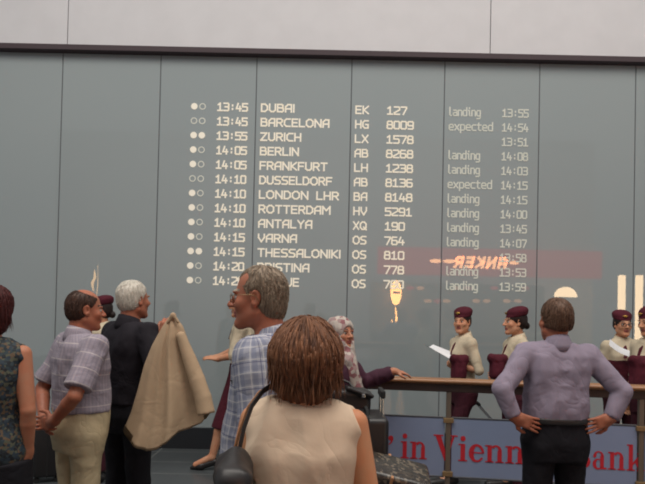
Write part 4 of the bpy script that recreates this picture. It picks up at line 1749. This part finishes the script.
MB().tube(pth([(276, 390, 1.80), (271, 386, 1.74), (263, 391, 1.685), (252, 406, 1.645), (244, 428, 1.615), (239, 452, 1.60), (236, 474, 1.61)]), .0065, 10, flat=(.45, 1.3)).build('strap', M['black_leather'], bg, True)
MB().tube(pth([(269, 387, 1.73), (259, 393, 1.68), (248, 408, 1.65), (240, 430, 1.625), (234, 452, 1.615), (230, 474, 1.62)]), .0055, 10, flat=(.5, 1.2)).build('strap', M['tan_leather'], bg, True)['label'] = 'tan leather strap'

# woman in headscarf
o = person('woman in white and red print headscarf resting an arm on the handrail', 339, 4.05, -112, 1.565, 'skin_tan', female=True, vox=.006, w=1.12, dp=1.1,
           arms={'L': dict(e=(-.275, .12, 1.245), w=(-.345, .345, 1.335), d=(-.55, .75, -.15), n=(-.1, -.15, -1), curl=14),
                 'R': dict(e=(.22, -.03, 1.14), w=(.10, .20, 1.08), d=(-.7, .6, 0), n=(0, -.3, -1))}, head=(-26, 4, 0))
shirt(o, M['plum'], .80, 1.92, collar=False, inf=.014, tight=.018, name='cardigan')
skirt(o, M['black_trouser'], .84, .15, .03)
shoes(o, M['black_leather'])
s = SDF()
hp, HR, hs = o.hp, o.HR, o.hs
s.ell(hp(0, -.018, .040), A3((.092, .112, .100)) * hs, HR)
s.ell(hp(0, -.010, -.075), A3((.088, .095, .085)) * hs, HR, k=.04)
s.rc(hp(0, .0, -.10), hp(0, .01, -.22), .080 * hs, .105 * hs, k=.05)
s.rc(hp(0.02, .09, -.20), hp(-.03, .15, -.46), .060 * hs, .035 * hs, k=.04)
s.ell(hp(0, .115, -.018), A3((.058, .075, .082)) * hs, HR, k=.012, op='-')
organic('headscarf', s, .006, M['scarf_print'], o.root, folds=[(.006, (14, 14, 7), 3), (.003, (30, 30, 16), 9)])
hbp = at(349, 399, 3.80)
hg = empty('handbag', hbp)
tag(hg, 'black handbag held in front of the woman in the headscarf', 'bag')
s = SDF()
s.rbox((0, 0, -.01), (.13, .06, .075), rotm(10), .035)
s.rbox((.06, -.02, .05), (.09, .05, .012), rotm(10, 0, 18), .01, k=.02)
organic('bag_body', s, .006, M['black_leather'], hg, folds=[(.005, (12, 12, 12), 3)])
MB().tube([(-.11, 0, .05), (-.11, .01, .09), (-.05, .02, .12), (.0, .02, .10), (.03, 0, .06)], .008, 8).build('handle', M['black_leather'], hg, True)
MB().box((.075, -.085, .02), (.095, -.068, .045), .003).build('clasp', M['chrome'], hg)['label'] = 'small chrome clasp'


# ------------------------------------------------------------------ flight attendants
CREW = []


def crew(label, px, Y, yaw, H, arms, head=(0, 0, 0), legs=None, glass=False, bottom='trousers', vox=.007, legmid=0.0):
    o = person(label, px, Y, yaw, H, 'skin_fair', arms=arms, head=head, female=True, vox=vox, legs=legs, w=.9, dp=.92)
    shirt(o, M['crew_cream'], 1.0, 1.1, collar=True, inf=.006, tight=.009, name='blouse', front_open=.35)
    if bottom == 'trousers':
        trousers(o, M['burgundy_dark'], 1.05, flare=.015)
    else:
        skirt(o, M['burgundy'], 1.05, .42, .10, legmid, wide=.03)
    if legs is None:
        shoes(o, M['black_leather'])
    hair(o, 'bun', M['hair_black'])
    beret(o)
    # neck scarf with a hanging end
    S = o.S
    mb = MB()
    mb.tube([(math.sin(t) * .055 * S, math.cos(t) * .060 * S - .006, (1.478 - .018 * math.cos(t)) * S) for t in np.linspace(0, 2 * math.pi, 25)[:-1]], .013 * S, 8, closed=True)
    mb.tube([(0, .060 * S, 1.455 * S), (.015, .105 * S, 1.38 * S), (.02, .135 * S, 1.29 * S)], [.012, .022, .016], 8, flat=(1, .4))
    mb.build('neck_scarf', M['burgundy'], o.root, True)
    if glass:
        glasses(o, M['black_shell'], lens=False, rad=.0028)
    CREW.append(o)
    return o


def arm_jacket(label, px, py, Y, yaw, w=.16, h=.26):
    """folded uniform jacket hanging over a forearm"""
    c = at(px, py, Y)
    s = SDF()
    s.rbox((0, 0, -h * .35), (w * .5, .045, h * .5), rotm(0), .035)
    s.rc((-w * .4, 0, .05), (w * .4, 0, .04), .042, .042, k=.03)
    j = organic('uniform_jacket', s, .008, M['burgundy'], None, folds=[(.009, (12, 12, 5), 7), (.004, (25, 25, 12), 2)])
    j.location = c
    j.rotation_euler = (0, 0, R_(yaw))
    tag(j, label, 'jacket', 'jackets over the arms of the attendants')
    return j


def paper(label, corners, bend=.02):
    c = sum((Vector(q) for q in corners), Vector()) / 4
    n = 8
    V = []
    nn = (Vector(corners[1]) - Vector(corners[0])).cross(Vector(corners[3]) - Vector(corners[0])).normalized()
    for s_ in (0, .0012):
        for j in range(n + 1):
            for i in range(n + 1):
                u, v = i / n, j / n
                p = Vector(corners[0]) * (1 - u) * (1 - v) + Vector(corners[1]) * u * (1 - v) + Vector(corners[2]) * u * v + Vector(corners[3]) * (1 - u) * v
                V.append(p - c + nn * (bend * math.sin(math.pi * u) + s_))
    Fc = []
    m = n + 1
    for s_ in (0, m * m):
        for j in range(n):
            for i in range(n):
                Fc.append((s_ + j * m + i, s_ + j * m + i + 1, s_ + (j + 1) * m + i + 1, s_ + (j + 1) * m + i))
    o = mk('sheet_of_paper', V, Fc, M['paper'], None, True)
    o.location = c
    return tag(o, label, 'paper')


crew('attendant in burgundy beret and cream blouse walking left with a sheet of paper', 464, 5.8, 108, 1.65,
     {'L': dict(e=(-.20, -.05, 1.15), w=(-.11, .12, 1.185), d=(.05, 1, .05), n=(.5, 0, .6), curl=40), 'R': dict(e=(.22, -.10, 1.12), w=(.20, -.13, .90), d=(0, 0, -1), curl=60)},
     head=(36, 0, 0), legs={'L': dict(k=(-.09, .13, .50), a=(-.10, .17, .09), toe=(-.1, .34, .04)), 'R': dict(k=(.09, .02, .49), a=(.10, -.22, .12), toe=(.10, -.06, .05))})
shoes(CREW[-1], M['black_leather'])
paper('white sheet of paper in the hand of the walking attendant',
      [at(426.5, 345.5, 5.75), at(433, 344.5, 5.9), at(455, 353, 5.8), at(452, 360, 5.62)])
arm_jacket('burgundy jacket over the forearm of the attendant with the paper in profile', 459, 364, 5.60, 15, .13, .17)
crew('attendant with burgundy beret in profile behind the man in the lilac shirt', 517, 5.5, 96, 1.66,
     {'L': dict(e=(-.20, -.05, 1.14), w=(-.10, .15, 1.13), d=(.05, 1, .05), n=(.5, 0, .6), curl=40), 'R': dict(e=(.21, -.05, 1.14), w=(.12, .14, 1.10), d=(-.3, 1, 0))})
arm_jacket('burgundy jacket over the forearm of the attendant behind the lilac shirt', 497, 364, 5.30, 0, .12, .15)
crew('attendant wearing glasses and flat burgundy beret, facing the camera', 622, 5.9, 178, 1.655,
     {'L': dict(e=(-.20, -.03, 1.13), w=(-.07, .20, 1.17), d=(.6, .7, .1), n=(0, .2, 1), curl=30), 'R': dict(e=(.20, -.03, 1.13), w=(.08, .20, 1.16), d=(-.6, .7, .1), n=(0, .2, 1), curl=30)},
     glass=True)
paper('pale sheet of paper held by the attendant in glasses', [at(610, 339, 5.62), at(634, 352, 5.6), at(634, 358, 5.5), at(609, 345, 5.5)])
arm_jacket('burgundy jacket over the arms of the attendant in glasses', 617, 370, 5.62, 0, .20, .22)
crew('attendant at the right edge with burgundy beret looking down to the left', 651, 5.3, 110, 1.69,
     {'L': dict(e=(-.20, -.03, 1.14), w=(-.10, .17, 1.15), d=(0, 1, 0), n=(.5, 0, .6), curl=40)}, head=(0, -8, 0))
arm_jacket('burgundy jacket over the forearm of the attendant at the right edge', 640, 366, 5.1, 10, .16, .26)
crew('attendant almost hidden between the balding man and the man in black', 102, 5.6, 100, 1.68,
     {'L': dict(e=(-.20, -.03, 1.14), w=(-.10, .17, 1.15), d=(0, 1, 0), n=(.5, 0, .6), curl=40)})
wk = crew('attendant in burgundy skirt striding left behind the man in plaid', 243, 6.1, 90, 1.77,
          {'R': dict(e=(.19, .10, 1.17), w=(.12, .26, 1.10), d=(-.1, 1, .05), n=(0, .1, -1), curl=10),
           'L': dict(e=(-.20, .06, 1.14), w=(-.14, .22, 1.10), d=(.0, 1, .10), n=(.3, 0, -1), curl=12)}, bottom='skirt', legmid=.05,
          legs={'L': dict(k=(-.09, .16, .50), a=(-.09, .26, .13), toe=(-.09, .42, .05)), 'R': dict(k=(.09, .0, .50), a=(.09, -.28, .20), toe=(.09, -.14, .10))})
pump(wk, 'L', M['black_leather'])
pump(wk, 'R', M['black_leather'])


# ------------------------------------------------------------------ luggage
def case(name, label, loc, yaw, w, d, h, mat, handle=.0, roll=0.0, pitch=0.0, wheels=True, hside=1):
    """upright suitcase, w along local x (depth of the shell), d along local y"""
    t = empty(name, loc)
    t.rotation_euler = Euler((R_(pitch), R_(roll), R_(yaw)), 'XYZ')
    tag(t, label, 'suitcase')
    z0 = .05 if wheels else 0
    MB().box((-w / 2, -d / 2, z0), (w / 2, d / 2, z0 + h), .035, seg=4).build('shell', mat, t, True)
    MB().box((-.004, -d / 2 - .002, z0 - .001), (.004, d / 2 + .002, z0 + h + .002), .002).build('zip_band', M['black_rubber'], t)
    for k in range(3):
        yy = -d / 2 + d * (k + 1) / 4
        MB().box((-w / 2 - .004, yy - .02, z0 + .06), (-w / 2 + .004, yy + .02, z0 + h - .06), .003).build('rib', mat, t)
    MB().tube([(0, -.08, z0 + h - .004), (0, -.07, z0 + h + .022), (0, .07, z0 + h + .022), (0, .08, z0 + h - .004)], .010, 8).build('carry_handle', M['black_rubber'], t, True)
    if wheels:
        for sx in (-1, 1):
            for sy in (-1, 1):
                MB().cyl((sx * w * .36, sy * d * .40, .026), .026, .02, 16, 'Y').build('wheel', M['black_rubber'], t, True)
    if handle:
        hx = hside * (w / 2 - .03)
        th = empty('x', (0, 0, 0))
        bpy.data.objects.remove(th)
        hd = MB()
        for sy in (-1, 1):
            hd.tube([(hx, sy * d * .22, z0 + h - .02), (hx, sy * d * .22, z0 + h + handle)], .007, 8)
        hh = hd.build('telescopic_handle', M['chrome'], t, True)
        MB().box((hx - .014, -d * .22 - .02, z0 + h + handle - .045), (hx + .014, d * .22 + .02, z0 + h + handle), .008).build('grip', M['black_rubber'], hh)
    return t


# luggage trolley behind the woman in cream
tp = at(376, 460, 3.50)
tr = empty('luggage_trolley', (tp.x, 3.50, 0))
tag(tr, 'low steel luggage trolley under the black suitcase and the speckled bag', 'trolley')
MB().box((-.33, -.34, .17), (.33, .30, .20), .008).build('platform', M['rail_steel'], tr)
MB().tube([(-.30, .29, .19), (-.30, .29, .62), (.30, .29, .62), (.30, .29, .19)], .015, 10).build('back_frame', M['chrome'], tr, True)
for sx in (-1, 1):
    for sy in (-1, 1):
        MB().cyl((sx * .26, sy * .24, .085), .085, .035, 20, 'X').build('wheel', M['black_rubber'], tr, True)
c1 = at(366.5, 413, 3.58)
case('suitcase', 'tall black suitcase with raised handle standing on the trolley before the banner', (c1.x, 3.58, .20), 0, .235, .36, c1.z - .25 - .0, M['black_shell'], handle=.145, hside=1)
c2 = at(390, 461, 3.20)
lowb = MB().box((-.16, -.12, 0), (.16, .12, .30), .03, seg=3)
lb = lowb.build('travel_bag', M['black_leather'], None, True)
lb.location = (c2.x, 3.20, .20)
tag(lb, 'plain black travel bag on the trolley under the speckled bag', 'bag')
vb = empty('vanity_case', (c2.x, 3.20, .50))
tag(vb, 'dark speckled shiny bag lying on top of the luggage beside the banner', 'bag')
hv = c2.z - .50
RV = Matrix.Rotation(R_(13), 3, 'Y') @ Matrix.Rotation(R_(14), 3, 'X')
MB().box((-.19, -.13, .02), (.19, .13, hv - .01), .03, R=RV, seg=3).build('bag_body', M['bag_print'], vb, True)
MB().box((-.035, -.133, .03), (-.020, .133, hv - .006), .003, R=RV).build('strap', M['tan_leather'], vb)['label'] = 'narrow brown strap'
MB().box((-.195, -.135, hv * .55), (.195, .135, hv * .55 + .012), .003, R=RV).build('zip', M['black_rubber'], vb)
# case by the man with hands behind his back
c3 = at(47, 470, 5.6)
case('suitcase', 'black suitcase on the floor behind the man in beige trousers', (c3.x, 5.6, 0), 24, .24, .36, .46, M['black_shell'])
# case pulled by the attendant with the paper
h0, h1 = at(478, 394, 5.95), at(499, 417, 5.95)
ang = math.degrees(math.atan2(h1.x - h0.x, h0.z - h1.z))
dirv = Vector((math.sin(R_(ang)), 0, -math.cos(R_(ang))))
ctop = h0 + dirv * .46
cl = ctop + dirv * .50
case('cabin_case', 'black cabin case pulled along on its slanted handle by the attendant with the paper', (cl.x, 5.95, max(cl.z, .02)), 0, .20, .34, .42, M['black_shell'], handle=.46, roll=-ang, hside=-1)
